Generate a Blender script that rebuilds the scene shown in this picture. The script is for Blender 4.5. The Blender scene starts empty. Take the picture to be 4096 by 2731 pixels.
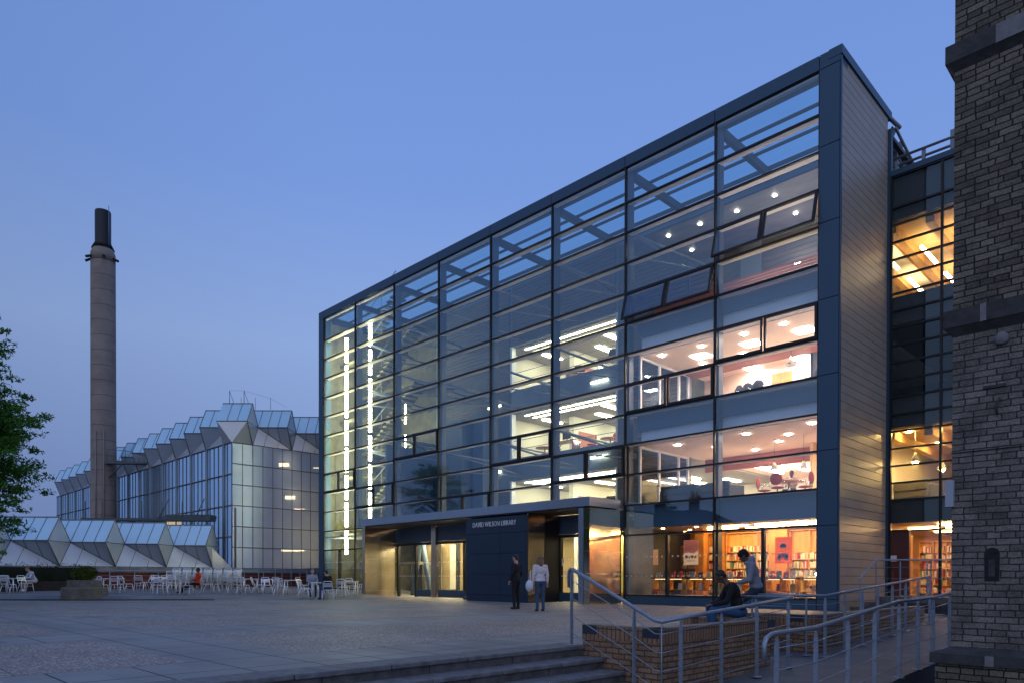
import bpy, math, random
from math import sin, cos, pi, radians
from mathutils import Vector, Matrix
random.seed(7)
S = bpy.context.scene
COL = S.collection

# ------------------------------------------------------------------ camera
cam = bpy.data.cameras.new('camera'); camo = bpy.data.objects.new('camera', cam); COL.objects.link(camo)
PITCH, ROLL = -0.0076, 0.00216
fw = Vector((0, cos(PITCH), sin(PITCH))); up = Vector((0, -sin(PITCH), cos(PITCH))); rt = Vector((1, 0, 0))
rt2 = rt*cos(ROLL) + up*sin(ROLL); up2 = up*cos(ROLL) - rt*sin(ROLL)
mw = Matrix.Identity(4)
for i in range(3):
    mw[i][0], mw[i][1], mw[i][2] = rt2[i], up2[i], -fw[i]
mw[2][3] = 0.97
camo.matrix_world = mw
cam.sensor_width = 36; cam.lens = 2833/4096*36; cam.shift_y = 0.2356
cam.clip_start = 0.05; cam.clip_end = 2000
S.camera = camo

# ------------------------------------------------------------------ dusk sky
W = bpy.data.worlds.new('World'); S.world = W; W.use_nodes = True
nt = W.node_tree; nt.nodes.clear()
def N(tree, t, **kw):
    n = tree.nodes.new(t)
    for k, v in kw.items(): setattr(n, k, v)
    return n
bg = N(nt, 'ShaderNodeBackground'); wo = N(nt, 'ShaderNodeOutputWorld')
sky = N(nt, 'ShaderNodeTexSky'); sky.sky_type = 'NISHITA'; sky.sun_disc = False
sky.sun_elevation = radians(-2.0); sky.sun_rotation = radians(200); sky.air_density = 1.0; sky.ozone_density = 2.0
geo = N(nt, 'ShaderNodeTexCoord'); sep = N(nt, 'ShaderNodeSeparateXYZ'); nt.links.new(geo.outputs['Generated'], sep.inputs[0])
ramp = N(nt, 'ShaderNodeValToRGB'); nt.links.new(sep.outputs['Z'], ramp.inputs[0])
cr = ramp.color_ramp
stops = [(0.0, (.165, .235, .46)), (.12, (.195, .29, .56)), (.30, (.262, .385, .70)), (.48, (.180, .315, .71)), (.75, (.145, .265, .64)), (1.0, (.13, .23, .54))]
cr.elements[0].position, cr.elements[1].position = 0, 1
cr.elements[0].color = (*stops[0][1], 1); cr.elements[1].color = (*stops[-1][1], 1)
for p, c in stops[1:-1]:
    e = cr.elements.new(p); e.color = (*c, 1)
addn = N(nt, 'ShaderNodeMix', data_type='RGBA', blend_type='ADD'); addn.inputs[0].default_value = 0.05
nt.links.new(ramp.outputs[0], addn.inputs[6]); nt.links.new(sky.outputs[0], addn.inputs[7])
# afterglow in the part of the sky behind the camera
dt = N(nt, 'ShaderNodeVectorMath', operation='DOT_PRODUCT'); dt.inputs[1].default_value = (-.25, -.95, .22)
nt.links.new(geo.outputs['Generated'], dt.inputs[0])
mr = N(nt, 'ShaderNodeMapRange', interpolation_type='SMOOTHSTEP'); mr.inputs[1].default_value = .1; mr.inputs[2].default_value = 1.0
nt.links.new(dt.outputs['Value'], mr.inputs[0])
glow = N(nt, 'ShaderNodeMix', data_type='RGBA', blend_type='ADD'); glow.inputs[7].default_value = (.42, .40, .40, 1)
nt.links.new(mr.outputs[0], glow.inputs[0]); nt.links.new(addn.outputs[2], glow.inputs[6])
# the sky is a little deeper towards the far side of the chimney
mx2 = N(nt, 'ShaderNodeMapRange', interpolation_type='SMOOTHSTEP'); mx2.inputs[1].default_value = -.75; mx2.inputs[2].default_value = -.15; mx2.inputs[3].default_value = .80; mx2.inputs[4].default_value = 1.02
nt.links.new(sep.outputs['X'], mx2.inputs[0])
dk = N(nt, 'ShaderNodeMix', data_type='RGBA', blend_type='MULTIPLY'); dk.inputs[0].default_value = 1
nt.links.new(glow.outputs[2], dk.inputs[6]); nt.links.new(mx2.outputs[0], dk.inputs[7]); nt.links.new(dk.outputs[2], bg.inputs[0]); bg.inputs[1].default_value = 1.0
nt.links.new(bg.outputs[0], wo.inputs[0])
S.view_settings.view_transform = 'Standard'; S.view_settings.look = 'None'; S.view_settings.exposure = 0.0; S.view_settings.gamma = 1
S.cycles.max_bounces = 10; S.cycles.transparent_max_bounces = 24; S.cycles.glossy_bounces = 4; S.cycles.diffuse_bounces = 7
S.cycles.sample_clamp_indirect = 12.0; S.cycles.use_denoising = True
S.cycles.caustics_reflective = False; S.cycles.caustics_refractive = False

# ------------------------------------------------------------------ materials
MATS = {}
def M(name, col, rough=.6, metal=0.0, noise=None, bump=None, spec=.5, bdet=4, col2=None, emit=None, stretch=None):
    """principled; noise=(scale, amount) varies the colour, bump=(scale, strength)"""
    if name in MATS: return MATS[name]
    m = bpy.data.materials.new(name); m.use_nodes = True; t = m.node_tree
    b = t.nodes['Principled BSDF']
    b.inputs['Base Color'].default_value = (*col, 1); b.inputs['Roughness'].default_value = rough; b.inputs['Metallic'].default_value = metal
    b.inputs['Specular IOR Level'].default_value = spec
    tc = N(t, 'ShaderNodeTexCoord'); src = tc.outputs['Object']
    if stretch:
        mp = N(t, 'ShaderNodeMapping'); mp.inputs['Scale'].default_value = stretch; t.links.new(src, mp.inputs[0]); src = mp.outputs[0]
    if noise:
        nz = N(t, 'ShaderNodeTexNoise'); nz.inputs['Scale'].default_value = noise[0]; nz.inputs['Detail'].default_value = 5; nz.inputs['Roughness'].default_value = .6
        t.links.new(src, nz.inputs['Vector'])
        mx = N(t, 'ShaderNodeMix', data_type='RGBA'); a = noise[1]
        c2 = col2 or tuple(min(1, c*(1+a)) for c in col); c1 = tuple(c*(1-a) for c in col) if not col2 else col
        mx.inputs[6].default_value = (*c1, 1); mx.inputs[7].default_value = (*c2, 1)
        mr = N(t, 'ShaderNodeMapRange'); mr.inputs[1].default_value = .3; mr.inputs[2].default_value = .7
        t.links.new(nz.outputs[0], mr.inputs[0]); t.links.new(mr.outputs[0], mx.inputs[0]); t.links.new(mx.outputs[2], b.inputs['Base Color'])
    if bump:
        nb = N(t, 'ShaderNodeTexNoise'); nb.inputs['Scale'].default_value = bump[0]; nb.inputs['Detail'].default_value = bdet
        t.links.new(src, nb.inputs['Vector'])
        bp = N(t, 'ShaderNodeBump'); bp.inputs['Strength'].default_value = bump[1]; bp.inputs['Distance'].default_value = .02
        t.links.new(nb.outputs[0], bp.inputs['Height']); t.links.new(bp.outputs[0], b.inputs['Normal'])
    if emit:
        b.inputs['Emission Color'].default_value = (*emit[0], 1); b.inputs['Emission Strength'].default_value = emit[1]
    MATS[name] = m; return m
def LAMP(name, col, s):
    if name in MATS: return MATS[name]
    m = bpy.data.materials.new(name); m.use_nodes = True; t = m.node_tree; t.nodes.clear()
    e = N(t, 'ShaderNodeEmission'); e.inputs[0].default_value = (*col, 1); e.inputs[1].default_value = s
    o = N(t, 'ShaderNodeOutputMaterial'); t.links.new(e.outputs[0], o.inputs[0]); MATS[name] = m; return m
def FRES(t):
    g = N(t, 'ShaderNodeNewGeometry'); mr = N(t, 'ShaderNodeMapRange'); mr.inputs[3].default_value = 1.5; mr.inputs[4].default_value = 1/1.5
    t.links.new(g.outputs['Backfacing'], mr.inputs[0]); fr = N(t, 'ShaderNodeFresnel'); t.links.new(mr.outputs[0], fr.inputs[0]); return fr
def GLASS(name, tint=(.86, .92, .94), k=3.0, base=.03, wav=.0, rough=0.0):
    if name in MATS: return MATS[name]
    m = bpy.data.materials.new(name); m.use_nodes = True; t = m.node_tree; t.nodes.clear()
    tr = N(t, 'ShaderNodeBsdfTransparent'); tr.inputs[0].default_value = (*tint, 1)
    gl = N(t, 'ShaderNodeBsdfGlossy'); gl.inputs['Roughness'].default_value = rough; gl.inputs[0].default_value = (.62, .84, 1.0, 1)
    fr = FRES(t)
    ma = N(t, 'ShaderNodeMath', operation='MULTIPLY_ADD', use_clamp=True); ma.inputs[1].default_value = k; ma.inputs[2].default_value = base
    t.links.new(fr.outputs[0], ma.inputs[0])
    mx = N(t, 'ShaderNodeMixShader'); t.links.new(ma.outputs[0], mx.inputs[0]); t.links.new(tr.outputs[0], mx.inputs[1]); t.links.new(gl.outputs[0], mx.inputs[2])
    if wav:
        tc = N(t, 'ShaderNodeTexCoord'); nz = N(t, 'ShaderNodeTexNoise'); nz.inputs['Scale'].default_value = .8; nz.inputs['Detail'].default_value = 1
        bp = N(t, 'ShaderNodeBump'); bp.inputs['Strength'].default_value = wav; bp.inputs['Distance'].default_value = .02
        t.links.new(tc.outputs['Object'], nz.inputs['Vector']); t.links.new(nz.outputs[0], bp.inputs['Height']); t.links.new(bp.outputs[0], gl.inputs['Normal'])
    o = N(t, 'ShaderNodeOutputMaterial'); t.links.new(mx.outputs[0], o.inputs[0]); MATS[name] = m; return m
def FROST(name, col, trans=.35, clear=.15, glossy=.18, noise=.15, rough=.12, gcol=(.8, .8, .8)):
    """patent glazing: part frosted (translucent + diffuse), part clear, part mirror"""
    if name in MATS: return MATS[name]
    m = bpy.data.materials.new(name); m.use_nodes = True; t = m.node_tree; t.nodes.clear()
    tc = N(t, 'ShaderNodeTexCoord'); nz = N(t, 'ShaderNodeTexNoise'); nz.inputs['Scale'].default_value = 1.1; nz.inputs['Detail'].default_value = 6
    t.links.new(tc.outputs['Object'], nz.inputs['Vector'])
    mc = N(t, 'ShaderNodeMix', data_type='RGBA'); mc.inputs[6].default_value = (*[c*(1-noise) for c in col], 1); mc.inputs[7].default_value = (*[min(1, c*(1+noise)) for c in col], 1)
    t.links.new(nz.outputs[0], mc.inputs[0])
    d = N(t, 'ShaderNodeBsdfDiffuse'); tl = N(t, 'ShaderNodeBsdfTranslucent'); g = N(t, 'ShaderNodeBsdfGlossy'); g.inputs['Roughness'].default_value = rough; g.inputs[0].default_value = (*gcol, 1)
    tr = N(t, 'ShaderNodeBsdfTransparent'); t.links.new(mc.outputs[2], d.inputs[0]); t.links.new(mc.outputs[2], tl.inputs[0])
    m1 = N(t, 'ShaderNodeMixShader'); m1.inputs[0].default_value = trans; t.links.new(d.outputs[0], m1.inputs[1]); t.links.new(tl.outputs[0], m1.inputs[2])
    m2 = N(t, 'ShaderNodeMixShader'); m2.inputs[0].default_value = clear; t.links.new(m1.outputs[0], m2.inputs[1]); t.links.new(tr.outputs[0], m2.inputs[2])
    fr = FRES(t); ma = N(t, 'ShaderNodeMath', operation='MULTIPLY_ADD', use_clamp=True); ma.inputs[1].default_value = 1.5; ma.inputs[2].default_value = glossy
    t.links.new(fr.outputs[0], ma.inputs[0])
    m3 = N(t, 'ShaderNodeMixShader'); t.links.new(ma.outputs[0], m3.inputs[0]); t.links.new(m2.outputs[0], m3.inputs[1]); t.links.new(g.outputs[0], m3.inputs[2])
    o = N(t, 'ShaderNodeOutputMaterial'); t.links.new(m3.outputs[0], o.inputs[0]); MATS[name] = m; return m
def BRICK(name, c1, c2, mortar, bw=.215, rh=.075, gap=.010, rough=.85, stain=.5, bump=.6, squash=.5, stain_col=(.02, .02, .022), stain_scale=.9, smooth=.1, mix=False):
    if name in MATS: return MATS[name]
    m = bpy.data.materials.new(name); m.use_nodes = True; t = m.node_tree; b = t.nodes['Principled BSDF']; b.inputs['Roughness'].default_value = rough
    b.inputs['Specular IOR Level'].default_value = .25
    tc = N(t, 'ShaderNodeTexCoord'); br = N(t, 'ShaderNodeTexBrick'); br.inputs['Scale'].default_value = 1; br.inputs['Brick Width'].default_value = bw
    br.inputs['Row Height'].default_value = rh; br.inputs['Mortar Size'].default_value = gap; br.inputs['Mortar Smooth'].default_value = smooth; br.offset = squash
    if mix: br.squash = .62; br.squash_frequency = 3; br.offset = .42
    br.inputs['Color1'].default_value = (*c1, 1); br.inputs['Color2'].default_value = (*c2, 1); br.inputs['Mortar'].default_value = (*mortar, 1); br.inputs['Bias'].default_value = 0
    nd = N(t, 'ShaderNodeTexNoise'); nd.inputs['Scale'].default_value = 9; nd.inputs['Detail'].default_value = 3
    t.links.new(tc.outputs['UV'], nd.inputs['Vector'])
    vm = N(t, 'ShaderNodeVectorMath', operation='MULTIPLY_ADD'); vm.inputs[1].default_value = (.026, .022, 0) if mix else (.014, .014, 0)
    t.links.new(nd.outputs['Color'], vm.inputs[0]); t.links.new(tc.outputs['UV'], vm.inputs[2]); t.links.new(vm.outputs[0], br.inputs['Vector'])
    ns = N(t, 'ShaderNodeTexNoise'); ns.inputs['Scale'].default_value = stain_scale; ns.inputs['Detail'].default_value = 7; ns.inputs['Roughness'].default_value = .68
    t.links.new(tc.outputs['UV'], ns.inputs['Vector'])
    mr = N(t, 'ShaderNodeMapRange'); mr.inputs[1].default_value = .45; mr.inputs[2].default_value = .75; mr.inputs[4].default_value = stain
    t.links.new(ns.outputs[0], mr.inputs[0])
    mx = N(t, 'ShaderNodeMix', data_type='RGBA'); mx.inputs[7].default_value = (*stain_col, 1); t.links.new(mr.outputs[0], mx.inputs[0]); t.links.new(br.outputs[0], mx.inputs[6])
    ng = N(t, 'ShaderNodeTexNoise'); ng.inputs['Scale'].default_value = 38; ng.inputs['Detail'].default_value = 5; t.links.new(tc.outputs['UV'], ng.inputs['Vector'])
    mg = N(t, 'ShaderNodeMix', data_type='RGBA', blend_type='MULTIPLY'); mg.inputs[0].default_value = .75
    mr2 = N(t, 'ShaderNodeMapRange'); mr2.inputs[1].default_value = .3; mr2.inputs[2].default_value = .7; mr2.inputs[3].default_value = .55; mr2.inputs[4].default_value = 1.35
    t.links.new(ng.outputs[0], mr2.inputs[0]); t.links.new(mx.outputs[2], mg.inputs[6]); t.links.new(mr2.outputs[0], mg.inputs[7]); t.links.new(mg.outputs[2], b.inputs['Base Color'])
    iv = N(t, 'ShaderNodeMath', operation='SUBTRACT'); iv.inputs[0].default_value = 1; t.links.new(br.outputs['Fac'], iv.inputs[1])
    ad = N(t, 'ShaderNodeMath', operation='MULTIPLY_ADD'); ad.inputs[1].default_value = .35; t.links.new(ng.outputs[0], ad.inputs[0]); t.links.new(iv.outputs[0], ad.inputs[2])
    bp = N(t, 'ShaderNodeBump'); bp.inputs['Strength'].default_value = bump; bp.inputs['Distance'].default_value = .012
    t.links.new(ad.outputs[0], bp.inputs['Height']); t.links.new(bp.outputs[0], b.inputs['Normal'])
    MATS[name] = m; return m

# ------------------------------------------------------------------ mesh building
class MB:
    def __init__(s, T=None): s.v = []; s.f = []; s.mi = []; s.sm = []; s.T = T
    def add(s, vs, fs, m=0, smooth=False):
        o = len(s.v)
        for p in vs:
            p = Vector(p)
            s.v.append(s.T @ p if s.T is not None else p)
        for f in fs: s.f.append([i+o for i in f]); s.mi.append(m); s.sm.append(smooth)
        return s
    def box(s, x0, x1, y0, y1, z0, z1, m=0):
        if x0 > x1: x0, x1 = x1, x0
        if y0 > y1: y0, y1 = y1, y0
        if z0 > z1: z0, z1 = z1, z0
        v = [(x0, y0, z0), (x1, y0, z0), (x1, y1, z0), (x0, y1, z0), (x0, y0, z1), (x1, y0, z1), (x1, y1, z1), (x0, y1, z1)]
        return s.add(v, [(3, 2, 1, 0), (4, 5, 6, 7), (0, 1, 5, 4), (1, 2, 6, 5), (2, 3, 7, 6), (3, 0, 4, 7)], m)
    def quad(s, a, b, c, d, m=0): return s.add([a, b, c, d], [(0, 1, 2, 3)], m)
    def tri(s, a, b, c, m=0): return s.add([a, b, c], [(0, 1, 2)], m)
    def prism(s, poly, z0, z1, m=0):
        n = len(poly); v = [(x, y, z0) for x, y in poly] + [(x, y, z1) for x, y in poly]
        a = sum(poly[i][0]*poly[(i+1) % n][1]-poly[(i+1) % n][0]*poly[i][1] for i in range(n))
        f = [tuple(range(n-1, -1, -1)), tuple(range(n, 2*n))] + [(i, (i+1) % n, n+(i+1) % n, n+i) for i in range(n)]
        if a < 0: f = [tuple(reversed(x)) for x in f]
        return s.add(v, f, m)
    def tube(s, path, r, n=8, m=0, caps=True, radii=None):
        P = [Vector(p) for p in path]; k = len(P); vs = []; fs = []
        prev = None
        for i in range(k):
            d1 = (P[i]-P[i-1]).normalized() if i else (P[1]-P[0]).normalized()
            d2 = (P[i+1]-P[i]).normalized() if i < k-1 else d1
            t = (d1+d2); t = t.normalized() if t.length > 1e-6 else d1
            sc = 1/max(.5, math.sqrt(max(.01, (1+d1.dot(d2))/2)))
            if prev is None:
                a = Vector((0, 0, 1)) if abs(t.z) < .9 else Vector((1, 0, 0)); u = t.cross(a).normalized()
            else:
                u = (prev - t*prev.dot(t)); u = u.normalized() if u.length > 1e-6 else t.orthogonal().normalized()
            prev = u; w = t.cross(u); rr = radii[i] if radii else r
            for j in range(n):
                an = 2*pi*j/n; vs.append(P[i] + (u*cos(an)*sc + w*sin(an))*rr)
        for i in range(k-1):
            for j in range(n): fs.append((i*n+j, i*n+(j+1) % n, (i+1)*n+(j+1) % n, (i+1)*n+j))
        if caps: fs.append(tuple(range(n-1, -1, -1))); fs.append(tuple(range((k-1)*n, k*n)))
        return s.add(vs, fs, m, True)
    def lathe(s, prof, c=(0, 0, 0), n=24, m=0, smooth=True):
        vs = []; fs = []; k = len(prof)
        for r, z in prof:
            for j in range(n): vs.append((c[0]+r*cos(2*pi*j/n), c[1]+r*sin(2*pi*j/n), c[2]+z))
        for i in range(k-1):
            for j in range(n): fs.append((i*n+j, i*n+(j+1) % n, (i+1)*n+(j+1) % n, (i+1)*n+j))
        fs.append(tuple(range(n-1, -1, -1))); fs.append(tuple(range((k-1)*n, k*n)))
        return s.add(vs, fs, m, smooth)
    def ell(s, c, r, nu=10, nv=8, m=0, R=None):
        vs = []; fs = []
        for i in range(nv+1):
            th = pi*i/nv
            for j in range(nu):
                p = Vector((r[0]*sin(th)*cos(2*pi*j/nu), r[1]*sin(th)*sin(2*pi*j/nu), r[2]*cos(th)))
                if R is not None: p = R @ p
                vs.append(Vector(c)+p)
        for i in range(nv):
            for j in range(nu): fs.append((i*nu+j, (i+1)*nu+j, (i+1)*nu+(j+1) % nu, i*nu+(j+1) % nu))
        return s.add(vs, fs, m, True)
    def build(s, name, mats, parent=None, label=None, cat=None, group=None, kind=None, uv=True, bevel=0):
        me = bpy.data.meshes.new(name); me.from_pydata([tuple(p) for p in s.v], [], s.f)
        for mm in (mats if isinstance(mats, (list, tuple)) else [mats]): me.materials.append(mm)
        me.polygons.foreach_set('material_index', s.mi); me.polygons.foreach_set('use_smooth', s.sm)
        if uv and len(s.f) < 4000:
            L = me.uv_layers.new(name='UVMap')
            for p in me.polygons:
                n = p.normal
                if abs(n.z) > .75: a, b2 = Vector((1, 0, 0)), Vector((0, 1, 0))
                else:
                    a = Vector((-n.y, n.x, 0)).normalized(); b2 = Vector((0, 0, 1))
                for li in p.loop_indices:
                    co = me.vertices[me.loops[li].vertex_index].co; L.data[li].uv = (co.dot(a), co.dot(b2))
        me.update()
        o = bpy.data.objects.new(name, me); COL.objects.link(o)
        if parent is not None: o.parent = parent
        tag(o, label, cat, group, kind)
        if bevel:
            b = o.modifiers.new('bevel', 'BEVEL'); b.width = bevel; b.segments = 2; b.limit_method = 'ANGLE'
        return o
def tag(o, label=None, cat=None, group=None, kind=None):
    if label: o['label'] = label
    if cat: o['category'] = cat
    if group: o['group'] = group
    if kind: o['kind'] = kind
    return o
def thing(name, label, cat, loc=(0, 0, 0), rz=0, group=None):
    o = bpy.data.objects.new(name, None); COL.objects.link(o); o.location = loc; o.rotation_euler = (0, 0, rz); o.empty_display_size = .2
    return tag(o, label, cat, group)
def copy_tree(o, parent=None):
    c = o.copy(); COL.objects.link(c)
    if parent is not None: c.parent = parent
    for ch in list(o.children): copy_tree(ch, c)
    return c
def dup(o, loc, rz, label, group=None):
    c = copy_tree(o); c.location = loc; c.rotation_euler = (0, 0, rz); c['label'] = label
    if group: c['group'] = group
    return c

LA = -0.7886                                   # the campus grid: facade runs along local x, depth is local y
LIBM = Matrix.Translation((9.727, 21.099, 0)) @ Matrix.Rotation(LA, 4, 'Z')
def L(x, y, z=0): return LIBM @ Vector((x, y, z))
EU = Vector((-cos(LA), -sin(LA), 0)); ED = Vector((-sin(LA), cos(LA), 0))

# ------------------------------------------------------------------ palette
m_frame = M('blue_grey_panel', (.030, .074, .125), .42, .25, noise=(60, .12), bump=(140, .05))
m_black = M('black_aluminium', (.008, .009, .011), .4, .3)
m_steel = M('painted_steel', (.20, .23, .27), .45, .2, noise=(3, .08))
m_beam = M('roof_beam_paint', (.022, .032, .045), .5, .2); m_post = M('post_paint', (.06, .08, .11), .45, .2)
m_rib = M('transom_box', (.80, .68, .58), .5)
m_slab = M('slab_edge', (.09, .14, .21), .6)
m_blind = M('blind_box_white', (.80, .80, .84), .7)
m_conc = M('fair_concrete', (.145, .13, .07), .8, noise=(2.2, .35), bump=(9, .15))
m_panel = M('atrium_panel', (.16, .215, .28), .55, noise=(1.5, .06))
m_timber = M('dark_timber', (.12, .115, .125), .6, noise=(4, .25), stretch=(.3, 1, 6))
m_cream = M('cream_wall', (.78, .74, .62), .8)
m_ceil = M('grey_wood_slats', (.40, .37, .31), .7)
m_white = M('white_wall', (.86, .82, .77), .8)
m_pink = M('warm_ceiling', (.88, .68, .56), .75)
m_slat = M('timber_slat', (.42, .14, .09), .55, noise=(5, .2), stretch=(.2, 2, 8))
m_oak = M('golden_oak', (.50, .205, .05), .42, noise=(3, .22), stretch=(3, 3, .4))
m_oak2 = M('pale_oak', (.62, .34, .12), .45, noise=(3, .2), stretch=(3, 3, .4))
m_ply = M('plywood_soffit', (.70, .46, .20), .6, noise=(2, .15))
m_carpet = M('pale_carpet', (.36, .33, .30), .95)
m_copper = M('bronzed_steel', (.74, .64, .48), .15, 1.0, noise=(1.3, .10), bump=(.9, 1.6), bdet=0)
m_copper2 = M('dull_bronze', (.5, .43, .34), .26, 1.0, noise=(1.1, .15), bump=(1.0, 1.2), bdet=0)
m_fascia = M('brushed_steel', (.34, .39, .46), .34, .9)
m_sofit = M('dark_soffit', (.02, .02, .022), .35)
m_navy = M('navy_wall_panel', (.012, .030, .055), .38, .1, bump=(160, .06))
m_letter = M('brushed_letter', (.85, .87, .9), .45, .1)
m_alu = M('polished_aluminium', (.90, .91, .94), .32, .55)
m_galv = M('galvanised_steel', (.25, .295, .36), .45, .45, noise=(26, .16))
m_whitep = M('white_plastic', (.78, .80, .82), .4)
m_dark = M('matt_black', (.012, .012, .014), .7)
m_red = M('red_plastic', (.65, .03, .02), .4)
g_main = GLASS('curtain_glass', (.74, .86, .92), 2.0, .065, wav=.16)
g_door = GLASS('door_glass', (.84, .90, .92), 1.1, .015, wav=.05)
g_roof = GLASS('roof_glass', (.62, .82, .90), 1.0, .0)
g_wing = GLASS('wing_glass', (.80, .84, .84), 1.3, .01, wav=.04)
g_in = GLASS('inner_glass', (.90, .93, .93), 1.0, .02)
l_lobby = LAMP('lobby_light', (1, .80, .44), 85)
l_tube = LAMP('fluorescent_tube', (1, .92, .52), 48)
l_panel = LAMP('warm_panel_light', (1, .74, .58), 66)
l_down = LAMP('downlight', (1, .74, .55), 150)
l_cool = LAMP('library_strip', (1, .90, .60), 40)
l_shop = LAMP('bookshop_strip', (1, .58, .22), 75)
l_gold = LAMP('golden_pendant', (1, .63, .19), 240)
l_wingup = LAMP('wing_strip', (1, .76, .40), 26)
l_spot = LAMP('halogen_spot', (1, .82, .56), 90)
l_wall = LAMP('wall_washer', (1, .80, .50), 24)
l_hall = LAMP('workshop_tube', (1, .78, .44), 18)

# ------------------------------------------------------------------ library building
lib = thing('library_building', 'large glass fronted library with blue grey frame and lit floors', 'building', (9.727, 21.099, 0), LA)
ROWS = [16.28, 14.98, 13.86, 12.73, 11.60, 10.47, 9.34, 8.21, 7.09, 5.96, 4.83, 3.69, 2.57, .34]
MX = [-.62, -4.1, -7.8, -11.5, -15.2, -18.9, -22.6, -26.3, -29.65]
P = lambda mb, name, mat, parent=lib, **k: mb.build(name, mat, parent, **k)

def facade_frame():
    b = MB(); g = .012; zs = [0, .34, 2.57, 4.83, 7.09, 9.36, 11.66, 13.95, 16.28]
    for x0, x1 in ((-.62, 0), (-30.2, -29.65)):
        for a, c in zip(zs, zs[1:]): b.box(x0+g, x1-(.02 if x1 == 0 else g), -.06, .45, a+g, c-g)
    xs = [0, -.62] + MX[1:] + [-30.2]
    for a, c in zip(xs, xs[1:]): b.box(c+g, a-(.0 if a == 0 else g), -.06, .5, 16.28+g, 16.72)
    P(b, 'facade_frame', m_frame)
    b = MB(); b.box(-30.15, -.05, .0, .44, .0, 16.26) if 0 else None
    b.box(-.60, -.03, -.02, .40, 0, 16.27); b.box(-30.17, -29.67, -.02, .40, 0, 16.27); b.box(-30.17, -.03, -.02, .46, 16.27, 16.68)
    P(b, 'frame_backing', m_black)
    for c, a in ((-4.06, -.66), (-7.76, -4.14), (-29.6, -26.34)): P(MB().box(c, a, .0, .14, 0, .31), 'kick_plate', m_frame)
facade_frame()
for x in MX:
    zb = .0 if (x > -8 or x < -26) else 3.7
    P(MB().box(x-.03, x+.03, -.035, .07, zb, 16.28), 'mullion', m_black)
for x in MX[1:8]:
    P(MB().box(x-.07, x+.07, .16, .44, (3.69 if x < -8 else 0), 16.28), 'steel_post', m_post)
for i, z in enumerate(ROWS[1:], 1):
    segs = [(-29.65, -.62)] if i < 11 else [(-29.65, -22.4), (-7.85, -.62)]
    b2 = MB()
    for a, c in segs:
        P(MB().box(a, c, -.03, .06, z-.028, z+.028), 'transom', m_black)
        for m0, m1 in zip(MX, MX[1:]):
            if m1 >= a-.1 and m0 <= c+.1: b2.box(m1+.05, m0-.05, .065, .31, z-.03, z+.03)
    P(b2, 'transom_rib', m_rib)
P(MB().box(-29.65, -.62, .065, .2, 16.2, 16.27), 'transom_rib', m_rib)

OPEN = {(0, 3): .26, (1, 4): .26, (0, 6): 0, (1, 7): 0, (2, 9): 0, (3, 8): 0, (4, 10): 0, (5, 7): 0, (6, 9): 0, (7, 8): 0}
def opening_window(x0, x1, z0, z1, ang):
    # sash hung from its top edge
    w = thing('opening_window', None, None); w.parent = lib; w.location = ((x0+x1)/2, -.045, z1); w.rotation_euler = (-ang, 0, 0)
    h = z1-z0; hw = (x1-x0)/2; f = .075; b = MB()
    b.box(-hw, hw, -.035, .035, -f, 0); b.box(-hw, hw, -.035, .035, -h, -h+f); b.box(-hw, -hw+f, -.035, .035, -h+f, -f); b.box(hw-f, hw, -.035, .035, -h+f, -f)
    b.build('window_sash', m_black, w)
    MB().quad((-hw+f, 0, -h+f), (hw-f, 0, -h+f), (hw-f, 0, -f), (-hw+f, 0, -f)).build('window_pane', g_main, w)
for b_ in range(8):
    for r in range(13):
        x1, x0 = MX[b_]-.03, MX[b_+1]+.03; z1, z0 = ROWS[r]-.028, ROWS[r+1]+.028
        if r >= 11 and 2 <= b_ <= 5: continue
        if r >= 11 and b_ == 6: x0 = x0; x1 = min(x1, -22.45)
        if (b_, r) in OPEN:
            mid = (x0+x1)/2
            opening_window(x0, mid-.02, z0, z1, OPEN[(b_, r)]); opening_window(mid+.02, x1, z0, z1, OPEN[(b_, r)])
        elif r == 12 and b_ in (0, 1, 7):
            mid = (x0+x1)/2
            P(MB().box(mid-.05, mid+.05, -.03, .12, .34, 2.54), 'mullion', m_black)
            P(MB().quad((x0, .02, z0), (mid-.05, .02, z0), (mid-.05, .02, z1), (x0, .02, z1)), 'window_pane', g_main)
            P(MB().quad((mid+.05, .02, z0), (x1, .02, z0), (x1, .02, z1), (mid+.05, .02, z1)), 'window_pane', g_main)
        elif x1 > x0:
            P(MB().quad((x0, .02, z0), (x1, .02, z0), (x1, .02, z1), (x0, .02, z1)), 'window_pane', g_main)

# rows of dots stuck on the lower panes
m_dot = M('frosted_dot', (.75, .72, .66), .6)
def dots(x0, x1, y, z, step=.115, r=.022):
    b = MB(); x = x0
    while x < x1:
        b.add([(x+r*cos(k*pi/4), y, z+r*sin(k*pi/4)) for k in range(8)], [tuple(range(8))]); x += step
    P(b, 'dot_pattern', m_dot)
for z in (1.05, 1.75):
    dots(-4.0, -.75, .005, z, .22, .03); dots(-7.7, -4.2, .005, z, .22, .03)
dots(-29.5, -26.4, .005, 1.85, .16, .03)

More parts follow.
